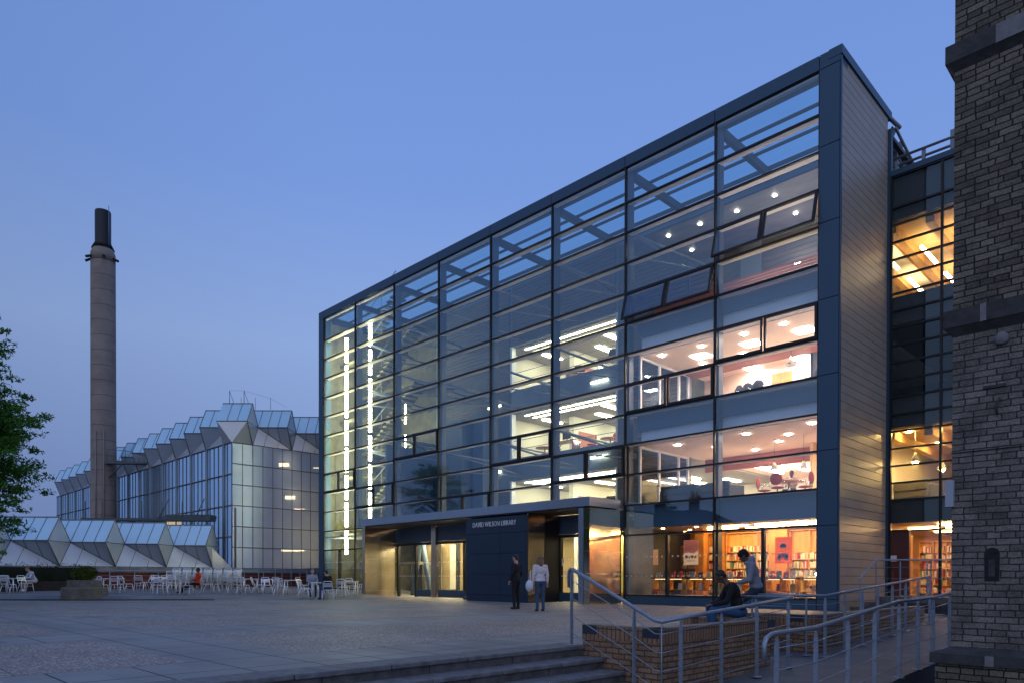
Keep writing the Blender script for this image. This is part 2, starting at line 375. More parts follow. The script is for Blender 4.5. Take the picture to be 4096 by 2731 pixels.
# side wall, corner posts, roof
m_clad = BRICK('buff_cladding', (.34, .285, .225), (.375, .315, .25), (.22, .185, .15), .62, .262, .003, rough=.40, stain=.10, bump=.15, squash=0.0, smooth=.0)
b = MB()
for k in range(63): b.box(-.06, -.005, .02, 4.12, k*.262+.007, min(16.45, (k+1)*.262-.007))
P(b, 'side_cladding', m_clad)
P(MB().box(-.30, -.03, .02, 4.12, 0, 16.44), 'side_wall_backing', m_dark)
b = MB(); b.box(-.34, .05, -.07, 4.35, 16.47, 16.74); b.box(-.34, .02, .02, 4.3, 16.451, 16.47)
P(b, 'coping', m_frame)
b = MB(); b.box(-.02, .10, 4.14, 4.30, 0, 16.1); b.box(-.005, .03, -.05, .018, 0, 16.45)
P(b, 'corner_post', m_frame)
P(MB().box(-30.19, -29.9, .47, 14, 0, 16.6), 'end_wall', m_conc)
for x in MX[1:8] + [-29.4, -.5]:
    P(MB().box(x-.09, x+.09, .46, 4.1, 16.02, 16.30), 'roof_beam', m_beam)
    for yy in (.9,): pass
for y, h in ((.55, .30), (1.55, .12), (2.75, .12), (3.95, .3)):
    P(MB().box(-29.9, -.32, y-.06, y+.06, 16.31, 16.34+h*.3), 'roof_purlin', m_beam)
P(MB().quad((-29.9, .5, 16.47), (-.32, .5, 16.47), (-.32, 4.2, 16.47), (-29.9, 4.2, 16.47)), 'roof_glazing', g_roof)
P(MB().box(-29.9, .0, 4.2, 15.0, 16.0, 16.12), 'rear_roof', m_beam)
# rear roof vents seen over the wing
rv = MB()
for k in range(9):
    y = 4.6+k*.8; z = 16.1-k*.17
    rv.box(-.30, -.1, y, y+.09, z-1.1, z); rv.quad((-.25, y, z), (-.25, y+.55, z+.02), (-.05, y+.55, z+.42), (-.05, y+.1, z+.40))
rv.tube([(-.2, 4.4, 16.2), (-.2, 12, 14.6)], .07); rv.tube([(.15, 4.4, 16.2), (.15, 12, 14.6)], .05); rv.tube([(0, 4.3, 16.55), (.1, 5.0, 16.5)], .07)
P(rv, 'roof_vents', m_steel)

# atrium back wall with openings to the floors behind it
bw = MB()
bw.box(-24.2, -18.0, 4.1, 4.3, 3.6, 16.0)
for z0, z1 in ((2.9, 3.70), (5.95, 7.12), (9.42, 10.60), (12.88, 16.0)):
    zz = z0
    xs = [-18.0, -15.9, -13.55, -11.2]
    for a, c in zip(xs, xs[1:]): bw.box(a+.006, c-.006, 4.1, 4.3, z0, z1)
bw.box(-11.2, -7.55, 4.1, 4.3, 3.6, 16.0)
bw.box(-7.55, -.31, 4.1, 4.3, 10.3, 16.0)
P(bw, 'atrium_wall', m_panel)
P(MB().box(-29.9, -24.2, 4.1, 4.3, 3.4, 16.0), 'stair_wall', m_conc)
for x0, x1, z0, z1 in ((-11.15, -7.6, 3.8, 15.9), (-24, -18.1, 9.6, 15.9), (-17.9, -11.3, 12.95, 15.9), (-7.5, -.4, 12.4, 13.8), (-24, -18.1, 3.8, 5.6)):
    z = z0; b = MB()
    while z+.17 < z1: b.box(x0, x1, 4.05, 4.095, z, z+.165); z += .185
    P(b, 'timber_lining', m_timber)
# lit floors behind the atrium wall
FL = [(3.69, 5.98), (7.09, 9.45), (10.57, 12.88)]
for z0, z1 in FL:
    P(MB().box(-26, -7.6, 4.31, 15, z0-.32, z0-.02), 'floor_slab', m_carpet)
    b = MB(); b.box(-18.9, -7.6, 4.31, 14.8, z1+.02, z1+.2)
    y = 4.4
    while y < 14: b.box(-18.7, -7.8, y, y+.11, z1-.045, z1+.015); y += .17
    P(b, 'slatted_ceiling', m_ceil)
    b = MB(); b.box(-18.9, -7.6, 13.6, 13.8, z0, z1); b.box(-18.95, -18.75, 4.32, 13.5, z0, z1); b.box(-16.2, -15.9, 6.6, 10.5, z0, z1)
    P(b, 'inner_wall', m_cream)
    for y in (4.75, 5.35):
        b = MB(); x = -17.6
        while x < -11.3: b.box(x, x+.13, y-.05, y+.05, z1-.075, z1-.05); x += .21
        P(b, 'ceiling_light', l_cool)
    for k, (x, y) in enumerate([(-13.2, 6.3), (-11.6, 7.0), (-14.6, 7.6), (-12.4, 8.6), (-10.4, 9.0), (-13.6, 10.2), (-11.2, 11), (-9.4, 11.2), (-15.1, 11.2), (-17.4, 6.6), (-17.4, 9.5)]):
        P(MB().box(x-.12, x+.12, y-.7, y+.7, z1-.11, z1-.06), 'ceiling_light', l_cool)
    P(MB().box(-7.59, -.35, 5.6 if z0 < 9 else 4.4, 13.6, z1+.03, z1+.2), 'room_ceiling', m_cream)
    for zz in (z0+.5, z0+.95):
        P(MB().tube([(-18, 4.2, zz), (-11.2, 4.2, zz)], .016, 6), 'guard_rail', m_steel)
    P(MB().box(-18.05, -17.92, 4.05, 4.35, z0, z1).box(-11.28, -11.18, 4.05, 4.35, z0, z1), 'window_frame', m_whitep)
# wall washers on the atrium spandrels
for x in (-12.2, -19.2):
    for z in (6.55, 10.0):
        P(MB().box(x-.55, x+.55, 4.0, 4.05, z-.03, z+.03), 'wall_light', m_whitep)
        P(MB().box(x-.5, x+.5, 4.01, 4.06, z+.032, z+.045).box(x-.5, x+.5, 4.01, 4.06, z-.045, z-.032), 'wall_light_tube', l_wall)
# bracing between facade posts and atrium wall
for x in MX[2:8]:
    for z in (14.0, 10.47, 7.09) if x > -20 else (14.2, 11.6, 8.21):
        P(MB().tube([(x, .45, z), (x-.05, 4.05, z-.05)], .05, 8).tube([(x, .45, z), (x+1.75, 4.05, z-.9)], .045, 8).tube([(x+.05, .45, z-.9), (x+1.75, 4.0, z-.95)], .035, 6), 'brace', m_steel)

# rooms of the two bays by the side wall
for z0, z1, yb in ((7.09, 9.36, 5.4), (3.69, 5.98, 13.4)):
    P(MB().box(-7.5, -.32, .5, yb, z0-.5, z0-.02), 'floor_slab', m_carpet)
    P(MB().box(-7.5, -.32, .36, .52, z0-.62, z0-.01), 'slab_edge', m_slab)
    P(MB().box(-7.4, -.4, .50, .62, z1+.02, z0-.0+3.36-.62 if 0 else z1+.66), 'blind_box', m_blind)
    P(MB().box(-7.6, -.32, .63, yb, z1, z1+.15), 'room_ceiling', m_pink)
    P(MB().box(-5.3 if yb < 6 else -7.7, -.32, yb, yb+.15, z0, z1).box(-.4, -.31, .6, yb, z0, z1), 'inner_wall', m_white)
    pz = MB()
    for y in (.62, 1.9, 3.3, 4.0): pz.box(-7.62, -7.54, y, y+.1, z0, z1)
    pz.box(-7.62, -7.54, .7, 4, z1-.09, z1-.01)
    P(pz, 'partition_frame', m_whitep)
    P(MB().quad((-7.58, .7, z0), (-7.58, 4.0, z0), (-7.58, 4.0, z1), (-7.58, .7, z1)), 'partition_glass', g_in)
P(MB().box(-7.6, -5.2, 5.4, 5.55, 7.09, 9.36), 'inner_wall', m_pink)
b = MB()
for k in range(8): b.box(-7.5, -.4, 3.3+k*.15, 3.42+k*.15, 9.26, 9.33)
P(b, 'slatted_band', m_slat)
P(MB().box(-4.2, -.32, 5.3, 5.6, 5.45, 5.98).box(-7.5, -4.2, 5.3, 5.5, 5.45, 5.98), 'bulkhead', m_slat)
for x, y in ((-5.9, 2.2), (-3.9, 2.2), (-2.0, 2.2), (-.95, 2.2), (-5.2, 4.9), (-3.3, 4.9), (-1.5, 4.9)):
    P(MB().box(x-.3, x+.3, y-.3, y+.3, 9.335, 9.35), 'ceiling_light', l_panel)
def disc(x, y, z, r, mat, name='downlight'):
    return P(MB().lathe([(r, 0), (r, .012)], (x, y, z-.014), 12), name, mat)
for x, y in ((-6.9, 1.1), (-5.3, 1.2), (-6.3, 3.0), (-3.6, 1.1), (-2.2, 1.1), (-4.6, 3.0), (-1.6, 3.1)): disc(x, y, 9.345, .1, l_down)
for x, y in ((-6.4, 1.4), (-5.6, 2.8), (-3.6, 1.3), (-2.6, 2.4), (-1.3, 1.2), (-3.4, 3.4), (-1.9, 3.9), (-4.8, 4.4), (-.9, 2.9)): disc(x, y, 5.97, .11, l_down)
for k in range(6):
    P(MB().box(-6.6+k*1.2, -6.4+k*1.2, 6.2, 10.5, 5.86, 5.9), 'ceiling_light', l_panel)
# top storey of these bays: slatted balustrade, washed wall, dark soffit with spot lights
P(MB().box(-7.5, -.32, .36, 4.1, 9.97, 10.45), 'floor_slab', m_slab)
P(MB().box(-7.4, -.4, .52, .6, 9.4, 9.96), 'blind_box', m_blind)
b = MB()
for k in range(9): b.box(-7.4, -.35, 1.3, 1.34, 10.47+k*.105, 10.55+k*.105)
P(b, 'slatted_balustrade', m_slat)
P(MB().box(-4.4, -.32, 3.9, 4.0, 10.47, 12.3), 'inner_wall', m_white)
P(MB().box(-3.9, -.4, .80, .86, 10.49, 10.53), 'wall_light_tube', l_wall)
P(MB().box(-4.0, -.5, 2.4, 2.5, 10.5, 10.54), 'wall_light_tube', l_panel)
P(MB().box(-7.4, -.35, .9, 4.05, 13.9, 13.97), 'timber_soffit', m_timber)
P(MB().box(-5.2, -4.4, 3.9, 4.0, 10.47, 13.8), 'inner_wall', m_panel)
for x, y in ((-6.8, 1.35), (-5.5, 1.4), (-6.8, 3.0), (-4.1, 1.5), (-2.7, 1.45), (-2.7, 3.1)): disc(x, y, 13.88, .065, l_spot, 'spot_light')
disc(-2.8, 3.45, 12.28, .12, l_down); disc(-.9, 3.45, 12.28, .12, l_down)
# stair core
for k in range(9):
    z = 1.9+k*1.7; x0 = -29.7 if k % 2 else -27.4
    P(MB().box(-29.85, -24.3, 2.6, 4.1, z-.18, z) if k % 2 == 0 else MB().box(-29.85, -27.6, 1.2, 4.1, z-.18, z), 'stair_landing', m_conc)
    st = MB(); a = Vector((-27.5, 2.0, z)); c = Vector((-24.6, 2.0, z+1.7)) if k % 2 == 0 else Vector((-24.6, 3.2, z+1.7))
    for q in range(9):
        st.box(-27.5+q*.32, -27.18+q*.32, 1.6+(k % 2)*1.1, 2.5+(k % 2)*1.1, z+q*.185-.1, z+q*.185)
    P(st, 'stair_flight', m_conc)
    P(MB().tube([(-27.5, 1.55, z+.9), (-24.6, 1.55, z+2.55)], .022, 6).tube([(-27.5, 1.55, z), (-27.5, 1.55, z+.9)], .016, 6).tube([(-26, 1.55, z+.85), (-26, 1.55, z+1.75)], .016, 6), 'stair_rail', m_steel)
for k in range(8):
    z = 2.35+k*1.62
    P(MB().box(-28.75, -28.6, .85, .97, z, z+1.42), 'strip_light', l_tube)
    if k >= 1: P(MB().box(-26.25, -26.12, .85, .97, z+.4, z+1.80), 'strip_light', l_tube)
for k in range(4):
    P(MB().box(-24.8, -24.74, 2.3, 2.36, 4.6+k*1.7, 5.7+k*1.7), 'strip_light', l_tube)
P(MB().box(-24.25, -24.05, .6, 4.1, 3.4, 8.2), 'stair_screen', m_panel)
P(MB().box(-29.9, -8, .5, 14, -.1, -.02), 'ground_floor', m_carpet)
# lift shaft and dark bay behind the middle of the facade
P(MB().box(-22.2, -20.2, 2.6, 4.05, 3.4, 9.3), 'lift_shaft', m_slab); P(MB().box(-20.0, -19.2, 3.2, 4.05, 3.4, 9.6), 'lift_shaft', m_slab)

# ------------------------------------------------------------------ entrance porch of the library
por = thing('entrance_porch', None, None); por.parent = lib
b = MB(); b.box(-22.55, -7.86, -2.02, .0, 3.55, 3.88); b.build('porch_roof', m_fascia, por)
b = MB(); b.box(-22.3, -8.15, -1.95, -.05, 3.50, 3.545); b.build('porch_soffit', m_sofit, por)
def clad(x0, x1, y0, y1, zs, mat, nm='steel_cladding', split=None):
    b = MB()
    for a, c in zip(zs, zs[1:]):
        if split:
            for p, q in zip(split, split[1:]): b.box(x0, x1, p+.006, q-.006, a+.006, c-.006)
        else: b.box(x0, x1, y0, y1, a+.006, c-.006)
    return b.build(nm, mat, por)
ZS = [0.02, .30, 1.12, 1.94, 2.76, 3.5]
clad(-8.14, -7.88, -1.98, -.10, ZS, m_copper)
clad(-8.40, -8.16, -1.99, -1.75, [0.02, 3.5], m_fascia)
clad(-22.52, -22.28, -1.98, -.10, ZS, m_copper2, split=[-1.98, -1.05, -.1])
MB().box(-22.50, -7.9, -.08, .12, 2.60, 2.72).build('door_head', m_black, por)
MB().box(-22.50, -7.9, .02, .10, 2.74, 3.5).build('fanlight_panel', m_slab, por)
kp = MB()
for a, c in ((-19.3, -17.1), (-18.9, -14.7), (-11.0, -8.2)): pass
for x0, x1 in ((-18.85, -14.68), (-20.6, -19.35), (-11.0, -8.45)): MB().box(x0, x1, -.06, .06, .02, .38).build('kick_plate', m_frame, por)
for x in (-19.12,):
    MB().box(x-.17, x+.17, -.14, .12, 0, 3.5).build('steel_column', m_copper2, por)
for x in (-22.2, -20.68, -16.95, -9.75, -11.0, -8.45):
    MB().box(x-.06, x+.06, -.05, .1, 0, 2.6).build('door_post', m_black, por)
for x0, x1 in ((-22.14, -20.74), (-20.62, -19.3), (-18.94, -17.0), (-16.9, -14.66), (-10.94, -9.8), (-9.7, -8.5)):
    door = x0 < -22
    zb = .12 if door else .38
    g = MB().quad((x0, .0, zb), (x1, .0, zb), (x1, .0, 2.6), (x0, .0, 2.6)).build('glass_door' if door else 'window_pane', g_door, por)
    if door:
        MB().tube([(-20.95, -.06, .9), (-20.95, -.06, 1.6)], .018, 6).build('door_handle', m_steel, g)
for z in (1.05, 1.72):
    for x0, x1 in ((-22.0, -19.4), (-18.8, -14.8), (-10.9, -8.6)):
        x = x0; b = MB()
        while x < x1: b.add([(x+.03*cos(k*pi/4), -.012, z+.03*sin(k*pi/4)) for k in range(8)], [tuple(range(8))]); x += .17
        b.build('dot_pattern', m_dot, por)
# navy sign wall with its lettering
sg = MB()
zz = [0.0, .28, 1.12, 1.96, 2.78, 3.44]; xx = [-14.64, -12.55, -11.05]
for a, c in zip(zz, zz[1:]):
    for p, q in zip(xx, xx[1:]): sg.box(p+.008, q-.008, -1.93, -1.86, a+.008, c-.008)
sg.box(-14.63, -11.06, -1.87, -.1, 0, 3.45)
sign = sg.build('sign_wall', m_navy, lib)
clad(-11.06, -11.02, -1.88, -.95, ZS, m_copper2)
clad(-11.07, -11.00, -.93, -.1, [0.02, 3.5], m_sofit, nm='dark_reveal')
def text(body, size, loc, rot, mat, name, parent=None, extrude=.01, sx=1, align='LEFT'):
    cu = bpy.data.curves.new(name, 'FONT'); cu.body = body; cu.size = size; cu.extrude = extrude; cu.offset = -.006*size/.3; cu.align_x = align; cu.resolution_u = 3
    o = bpy.data.objects.new(name+'_curve', cu); COL.objects.link(o)
    dg = bpy.context.evaluated_depsgraph_get(); me = bpy.data.meshes.new_from_object(o.evaluated_get(dg)); bpy.data.objects.remove(o)
    me.name = name; me.materials.clear(); me.materials.append(mat)
    o = bpy.data.objects.new(name, me); COL.objects.link(o); o.location = loc; o.rotation_euler = rot; o.scale = (sx, 1, 1); o.parent = parent
    return o
tx = text('DAVID WILSON LIBRARY', .30, (-14.2, -1.945, 3.07), (pi/2, 0, 0), m_letter, 'lettering', sign, .012, 1)
bpy.context.view_layer.update()
tx.scale = (2.55/max(.1, tx.dimensions.x), 1, 1)
# lobby behind the doors
P(MB().box(-27, -8, 5.2, 5.4, 0, 3.4), 'inner_wall', M('ochre_wall', (.34, .27, .15), .7))
m_lime = M('lime_wall', (.60, .62, .22), .7)
for x0, x1, mm in ((-25.6, -24.9, m_cream), (-23.9, -23.3, m_cream), (-22.6, -21.8, m_cream), (-20.9, -20.5, m_white), (-19.6, -18.9, m_cream), (-18.2, -17.9, m_white), (-14.4, -13.5, m_cream), (-13.1, -11.6, m_lime)):
    P(MB().box(x0, x1, 4.9, 5.1, .3, 2.9), 'lit_panel', mm)
for x in (-24.4, -22.9, -21.3, -20.0, -18.5):
    P(MB().box(x-.06, x+.06, 3.2, 3.4, 0, 3.2), 'lobby_post', m_dark)
P(MB().box(-29.9, -7.7, .2, 14, 3.3, 3.37), 'lobby_ceiling', m_white)
P(MB().box(-17.6, -15.0, 1.6, 1.75, 0, 3.3), 'inner_wall', m_timber)
P(MB().box(-8.0, -7.86, .3, 6, 0, 3.2), 'inner_wall', m_timber)  # partition added to block the bright lobby; dark timber stands in for darkness
for x, y in ((-23.2, 3.6), (-21.8, 3.0), (-20.6, 4.2), (-18.9, 2.2), (-17.0, 4.6), (-12.6, 3.2), (-11.2, 4.8), (-13.8, 2.2), (-25.4, 4.5), (-21.4, 1.6), (-19.9, 2.2), (-18.2, 1.4), (-10.4, 2.0), (-12.0, 1.5)):
    P(MB().box(x-.1, x+.1, y-.6, y+.6, 3.15, 3.20), 'ceiling_light', l_lobby)
P(MB().tube([(-23.1, 1.6, 0), (-22.3, 1.6, 3.3)], .13).tube([(-21.5, 1.6, 0), (-22.3, 1.6, 3.3)], .13), 'raking_column', m_slab)
b = MB()
for x in (-13.6, -12.4, -11.9, -10.9): b.box(x-.07, x+.07, 2.6, 2.75, 0, 3.2)
P(b, 'lobby_screen', m_whitep)
P(MB().box(-13.6, -10.9, 2.66, 2.7, 1.2, 1.26), 'lobby_rail', m_steel)

# ------------------------------------------------------------------ recessed glass wing
wing = thing('library_wing', 'recessed glazed wing with golden rooms between the buff side wall and the brick tower', 'building', (9.727, 21.099, 0), LA)
WZ = [14.41, 13.37]+[12.80-.575*k for k in range(17)]+[2.57, .34]
WX = [.12, 1.62, 3.3, 5.0]
wp = lambda mb, n, m, **k: mb.build(n, m, wing, **k)
for x in WX: wp(MB().box(x-.035, x+.035, 4.12, 4.24, 0 if x > .2 else 0, 14.41), 'mullion', m_black)
for z in WZ[:-1]: wp(MB().box(.12, 5, 4.11, 4.20, z-.03, z+.03), 'transom', m_black)
for a, c in zip(WX, WX[1:]):
    for z1, z0 in zip(WZ, WZ[1:]):
        wp(MB().quad((a+.035, 4.16, z0+.03), (c-.035, 4.16, z0+.03), (c-.035, 4.16, z1-.03), (a+.035, 4.16, z1-.03)), 'window_pane', g_wing)
wp(MB().box(.11, 6, 4.08, 4.4, 14.44, 14.62), 'coping', m_frame)
wp(MB().tube([(.15, 4.2, 15.05), (6, 4.2, 15.05)], .045).tube([(.15, 4.25, 14.82), (6, 4.25, 14.82)], .045).box(1.0, 1.1, 4.2, 4.32, 14.6, 15.1).box(1.82, 1.95, 4.2, 4.32, 14.6, 15.3).box(.2, .3, 4.2, 4.32, 14.6, 14.95), 'roof_rail', m_steel)
for z0, z1, lit in ((10.47, 13.0, 1), (7.09, 9.5, 0), (3.69, 6.02, 1), (0, 2.85, 1)):  # the unlit storey's darkness is put into matt black surfaces
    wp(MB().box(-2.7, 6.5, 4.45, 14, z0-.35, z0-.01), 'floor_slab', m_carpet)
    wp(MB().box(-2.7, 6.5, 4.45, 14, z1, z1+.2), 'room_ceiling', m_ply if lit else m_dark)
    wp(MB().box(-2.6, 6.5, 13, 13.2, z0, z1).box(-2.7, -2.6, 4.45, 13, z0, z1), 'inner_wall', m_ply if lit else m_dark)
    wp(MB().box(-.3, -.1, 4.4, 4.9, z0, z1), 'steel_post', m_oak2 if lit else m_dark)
for z0, z1 in ((13.0, 14.4), (9.5, 10.12), (6.05, 6.74), (2.85, 3.34)):
    wp(MB().box(.05, 6, 4.26, 4.42, z0, z1+.3), 'spandrel_panel', M('dark_spandrel', (.018, .022, .026), .5))
for z1 in (13.0, 6.02):
    b = MB()
    for k in range(7): b.box(-2.4+k*1.15, -2.15+k*1.15, 4.5, 12.9, z1-.3, z1-.005)
    wp(b, 'ceiling_beam', m_oak2 if z1 > 10 else m_ply)
for x, y in ((-.55, 6.2), (.6, 6.6), (1.75, 6.4), (-.55, 9.2), (.6, 9.6), (2.9, 7)):
    wp(MB().box(x-.05, x+.05, y-.9, y+.9, 12.45, 12.52), 'ceiling_light', l_wingup)
for x, y, z in ((.62, 5.1, 4.98), (1.15, 6.2, 4.80), (-.55, 6.0, 4.35), (2.6, 6.0, 5.0)):
    d = wp(MB().lathe([(.03, .32), (.05, .22), (.15, .0), (.145, -.01)], (x, y, z), 14).tube([(x, y, z+.3), (x, y, 6.0)], .01, 5), 'pendant_lamp', m_cream)
    MB().ell((x, y, z-.06), (.09, .09, .06), 12, 8).build('lamp_bulb', l_gold, d)
for x, y in ((.45, 5.0), (1.85, 5.4), (3, 6), (-.6, 6.2), (.6, 8), (-1, 9), (1.4, 9.5), (1.2, 5.0)):
    wp(MB().lathe([(.1, 0), (.1, .02)], (x, y, 5.99), 12), 'downlight', l_gold)
for x, y in ((.4, 7), (1.6, 7), (.6, 9.5), (-1, 8.5), (1.8, 5.2)):
    wp(MB().box(x-.5, x+.5, y-.06, y+.06, 2.78, 2.82), 'ceiling_light', l_shop)
wp(MB().box(-.35, .62, 4.5, 4.62, .34, 2.57), 'red_screen', M('oxblood_panel', (.16, .022, .018), .5))
wp(MB().box(.14, .34, 4.148, 4.155, 1.55, 1.75), 'paper_notice', M('paper', (.7, .7, .7), .7))

# ------------------------------------------------------------------ ground
def paving_material():
    m = bpy.data.materials.new('plaza_paving'); m.use_nodes = True; t = m.node_tree; b = t.nodes['Principled BSDF']
    l = t.links.new
    tc = N(t, 'ShaderNodeTexCoord'); sp = N(t, 'ShaderNodeSeparateXYZ'); l(tc.outputs['Object'], sp.inputs[0])
    def math_(op, a, b_=None, c=None, clamp=False):
        n = N(t, 'ShaderNodeMath', operation=op, use_clamp=clamp)
        for i, v in enumerate((a, b_, c)):
            if v is None: continue
            if isinstance(v, (int, float)): n.inputs[i].default_value = v
            else: l(v, n.inputs[i])
        return n.outputs[0]
    # wobble so that joints are not ruler straight
    nz = N(t, 'ShaderNodeTexNoise'); nz.inputs['Scale'].default_value = .9; nz.inputs['Detail'].default_value = 2; l(tc.outputs['Object'], nz.inputs['Vector'])
    wob = math_('MULTIPLY_ADD', nz.outputs[0], .03, -.015)
    x = math_('ADD', sp.outputs['X'], wob); y = math_('ADD', sp.outputs['Y'], wob)
    mx_ = math_('PINGPONG', math_('ADD', x, 2.125+5.75*8), 2.875)      # 0 at the middle of an aggregate panel
    my_ = math_('PINGPONG', math_('ADD', y, 12.95+10.05*8), 5.025)
    inx = math_('LESS_THAN', mx_, 1.93); iny = math_('LESS_THAN', my_, 4.3)
    panel = math_('MULTIPLY', inx, iny)
    def joint(v, pitch, off, w):
        d = math_('PINGPONG', math_('ADD', v, off+pitch*40), pitch/2)
        return math_('LESS_THAN', d, w)
    jb = math_('MAXIMUM', joint(x, .92, .20, .013), joint(y, .80, .1, .012))
    jp = math_('MULTIPLY', math_('MAXIMUM', joint(x, 1.93, .20, .008), joint(y, 2.87, .25, .008)), .75)
    mj = N(t, 'ShaderNodeMix', data_type='FLOAT'); l(panel, mj.inputs[0]); l(jb, mj.inputs[2]); l(jp, mj.inputs[3])
    # aggregate speckle
    vo = N(t, 'ShaderNodeTexVoronoi'); vo.inputs['Scale'].default_value = 55; l(tc.outputs['Object'], vo.inputs['Vector'])
    cr_ = N(t, 'ShaderNodeValToRGB'); l(vo.outputs['Color'], cr_.inputs[0]); e = cr_.color_ramp.elements
    e[0].position = .15; e[0].color = (.10, .088, .082, 1); e[1].position = .95; e[1].color = (.60, .55, .50, 1)
    e2 = cr_.color_ramp.elements.new(.6); e2.color = (.25, .21, .185, 1)
    n2 = N(t, 'ShaderNodeTexNoise'); n2.inputs['Scale'].default_value = .55; n2.inputs['Detail'].default_value = 6; n2.inputs['Roughness'].default_value = .65; l(tc.outputs['Object'], n2.inputs['Vector'])
    n3 = N(t, 'ShaderNodeTexNoise'); n3.inputs['Scale'].default_value = 75; n3.inputs['Detail'].default_value = 3; l(tc.outputs['Object'], n3.inputs['Vector'])
    band = N(t, 'ShaderNodeMix', data_type='RGBA'); band.inputs[6].default_value = (.16, .165, .165, 1); band.inputs[7].default_value = (.26, .26, .255, 1)
    l(math_('MULTIPLY_ADD', n2.outputs[0], 1.4, -.2, True), band.inputs[0])
    wn = N(t, 'ShaderNodeTexWhiteNoise'); wn.noise_dimensions = '2D'
    cv = N(t, 'ShaderNodeCombineXYZ'); l(math_('FLOOR', math_('DIVIDE', math_('ADD', x, .20+.46+36.8), .92)), cv.inputs[0]); l(math_('FLOOR', math_('DIVIDE', math_('ADD', y, .1+.4+32), .80)), cv.inputs[1]); l(cv.outputs[0], wn.inputs['Vector'])
    bm = N(t, 'ShaderNodeMix', data_type='RGBA', blend_type='MULTIPLY'); bm.inputs[0].default_value = 1; l(band.outputs[2], bm.inputs[6])
    sl = math_('MULTIPLY_ADD', wn.outputs['Value'], .30, .84); l(sl, bm.inputs[7])
    bm2 = N(t, 'ShaderNodeMix', data_type='RGBA', blend_type='MULTIPLY'); bm2.inputs[0].default_value = 1; l(bm.outputs[2], bm2.inputs[6]); l(math_('MULTIPLY_ADD', n3.outputs[0], .5, .75), bm2.inputs[7])
    ag = N(t, 'ShaderNodeMix', data_type='RGBA', blend_type='MULTIPLY'); ag.inputs[0].default_value = 1; l(cr_.outputs[0], ag.inputs[6]); l(math_('MULTIPLY_ADD', n2.outputs[0], .9, .55), ag.inputs[7])
    c1 = N(t, 'ShaderNodeMix', data_type='RGBA'); l(panel, c1.inputs[0]); l(bm2.outputs[2], c1.inputs[6]); l(ag.outputs[2], c1.inputs[7])
    c2 = N(t, 'ShaderNodeMix', data_type='RGBA'); l(mj.outputs[0], c2.inputs[0]); l(c1.outputs[2], c2.inputs[6])
    moss = N(t, 'ShaderNodeMix', data_type='RGBA'); moss.inputs[6].default_value = (.018, .018, .018, 1); moss.inputs[7].default_value = (.03, .045, .018, 1); l(math_('MULTIPLY_ADD', n2.outputs[0], 5, -2.6, True), moss.inputs[0])
    l(moss.outputs[2], c2.inputs[7]); l(c2.outputs[2], b.inputs['Base Color'])
    b.inputs['Roughness'].default_value = .62; b.inputs['Specular IOR Level'].default_value = .35
    h = math_('SUBTRACT', math_('MULTIPLY', vo.outputs['Distance'], math_('MULTIPLY', panel, -.9)), math_('MULTIPLY', mj.outputs[0], .8))
    h2 = math_('ADD', h, math_('MULTIPLY', n3.outputs[0], .25))
    bp = N(t, 'ShaderNodeBump'); bp.inputs['Strength'].default_value = .55; bp.inputs['Distance'].default_value = .012; l(h2, bp.inputs['Height']); l(bp.outputs[0], b.inputs['Normal'])
    return m
m_pave = paving_material()
m_earth = M('dark_gravel', (.028, .026, .026), .95, noise=(45, .6), bump=(60, .8))
m_tarmac = M('far_ground', (.06, .06, .065), .9, noise=(.3, .3))
m_ramp = M('ramp_concrete', (.115, .12, .13), .75, noise=(1.6, .28), bump=(70, .25))
MB().box(-900, 900, -900, 900, -1.3, -.95).build('ground', m_tarmac, kind='structure')
# the plaza, in the campus grid; its edge follows the steps and the low walls
def loc(X, Y): v = LIBM.inverted() @ Vector((X, Y, 0)); return (v.x, v.y)
XE = 1.50
a1 = loc(1.06, 10.25); a2 = loc(1.95, 9.36); a3 = loc(4.25, 11.5); a4 = loc(3.55, 12.2); b1 = loc(5.55+.05, 12.89+.06); b2 = loc(5.5, 12.8); b3 = loc(9.93, 17.1)
plaza = [(XE, -45), (XE, a1[1]+.1), (a2[0]-.15, a1[1]+.1), (a2[0]-.15, a3[1]-.05), (XE, a3[1]-.05), (XE, b1[1]+.05), (a2[0]-.15, b1[1]+.05), (a2[0]-.15, b3[1]), (a2[0]-.15, 40), (-70, 40), (-70, -45)]
pl = MB().prism([(x, y) for x, y in plaza], -.9, 0).build('plaza', m_pave, kind='structure', uv=False); pl.matrix_world = LIBM
# raised terrace for the tables, flush with the plaza near the library, kerbed at its far end
def sst(a, b, v):
    t = min(1, max(0, (v-a)/(b-a))); return t*t*(3-2*t)
def gz(X, Y): return (.1+.0065*max(-7.6-X, 0)+.02*max(Y-32, 0))
def terrace_z(X, Y):
    f = sst(-16.5, -12.5, X); y0 = 29.6+.05*(X+24)*.3
    front = sst(y0, y0+.02+2.4*f, Y); side = 1-sst(-8.2, -5.6, X+.0*(Y-31))
    return max(-.03, gz(X, Y)*front*side - .005*(1-front*side))
b = MB(); nx, ny = 70, 34
xs = [-48+i*44/nx for i in range(nx+1)]; ys = [29.45+(j/ny)**1.6*16 for j in range(ny+1)]
b.add([(x, y, terrace_z(x, y)) for y in ys for x in xs], [(j*(nx+1)+i, j*(nx+1)+i+1, (j+1)*(nx+1)+i+1, (j+1)*(nx+1)+i) for j in range(ny) for i in range(nx)], 0, True)
m_terr = M('terrace_slabs', (.15, .155, .165), .7, noise=(.8, .25), bump=(60, .2))
b.build('terrace', m_terr, kind='structure', uv=False)
pts = [(-40, 28.9), (-22, 28.95), (-17, 29.1), (-13.2, 29.7), (-12.6, 29.95), (-14, 30.1), (-19, 29.75), (-40, 29.6)]
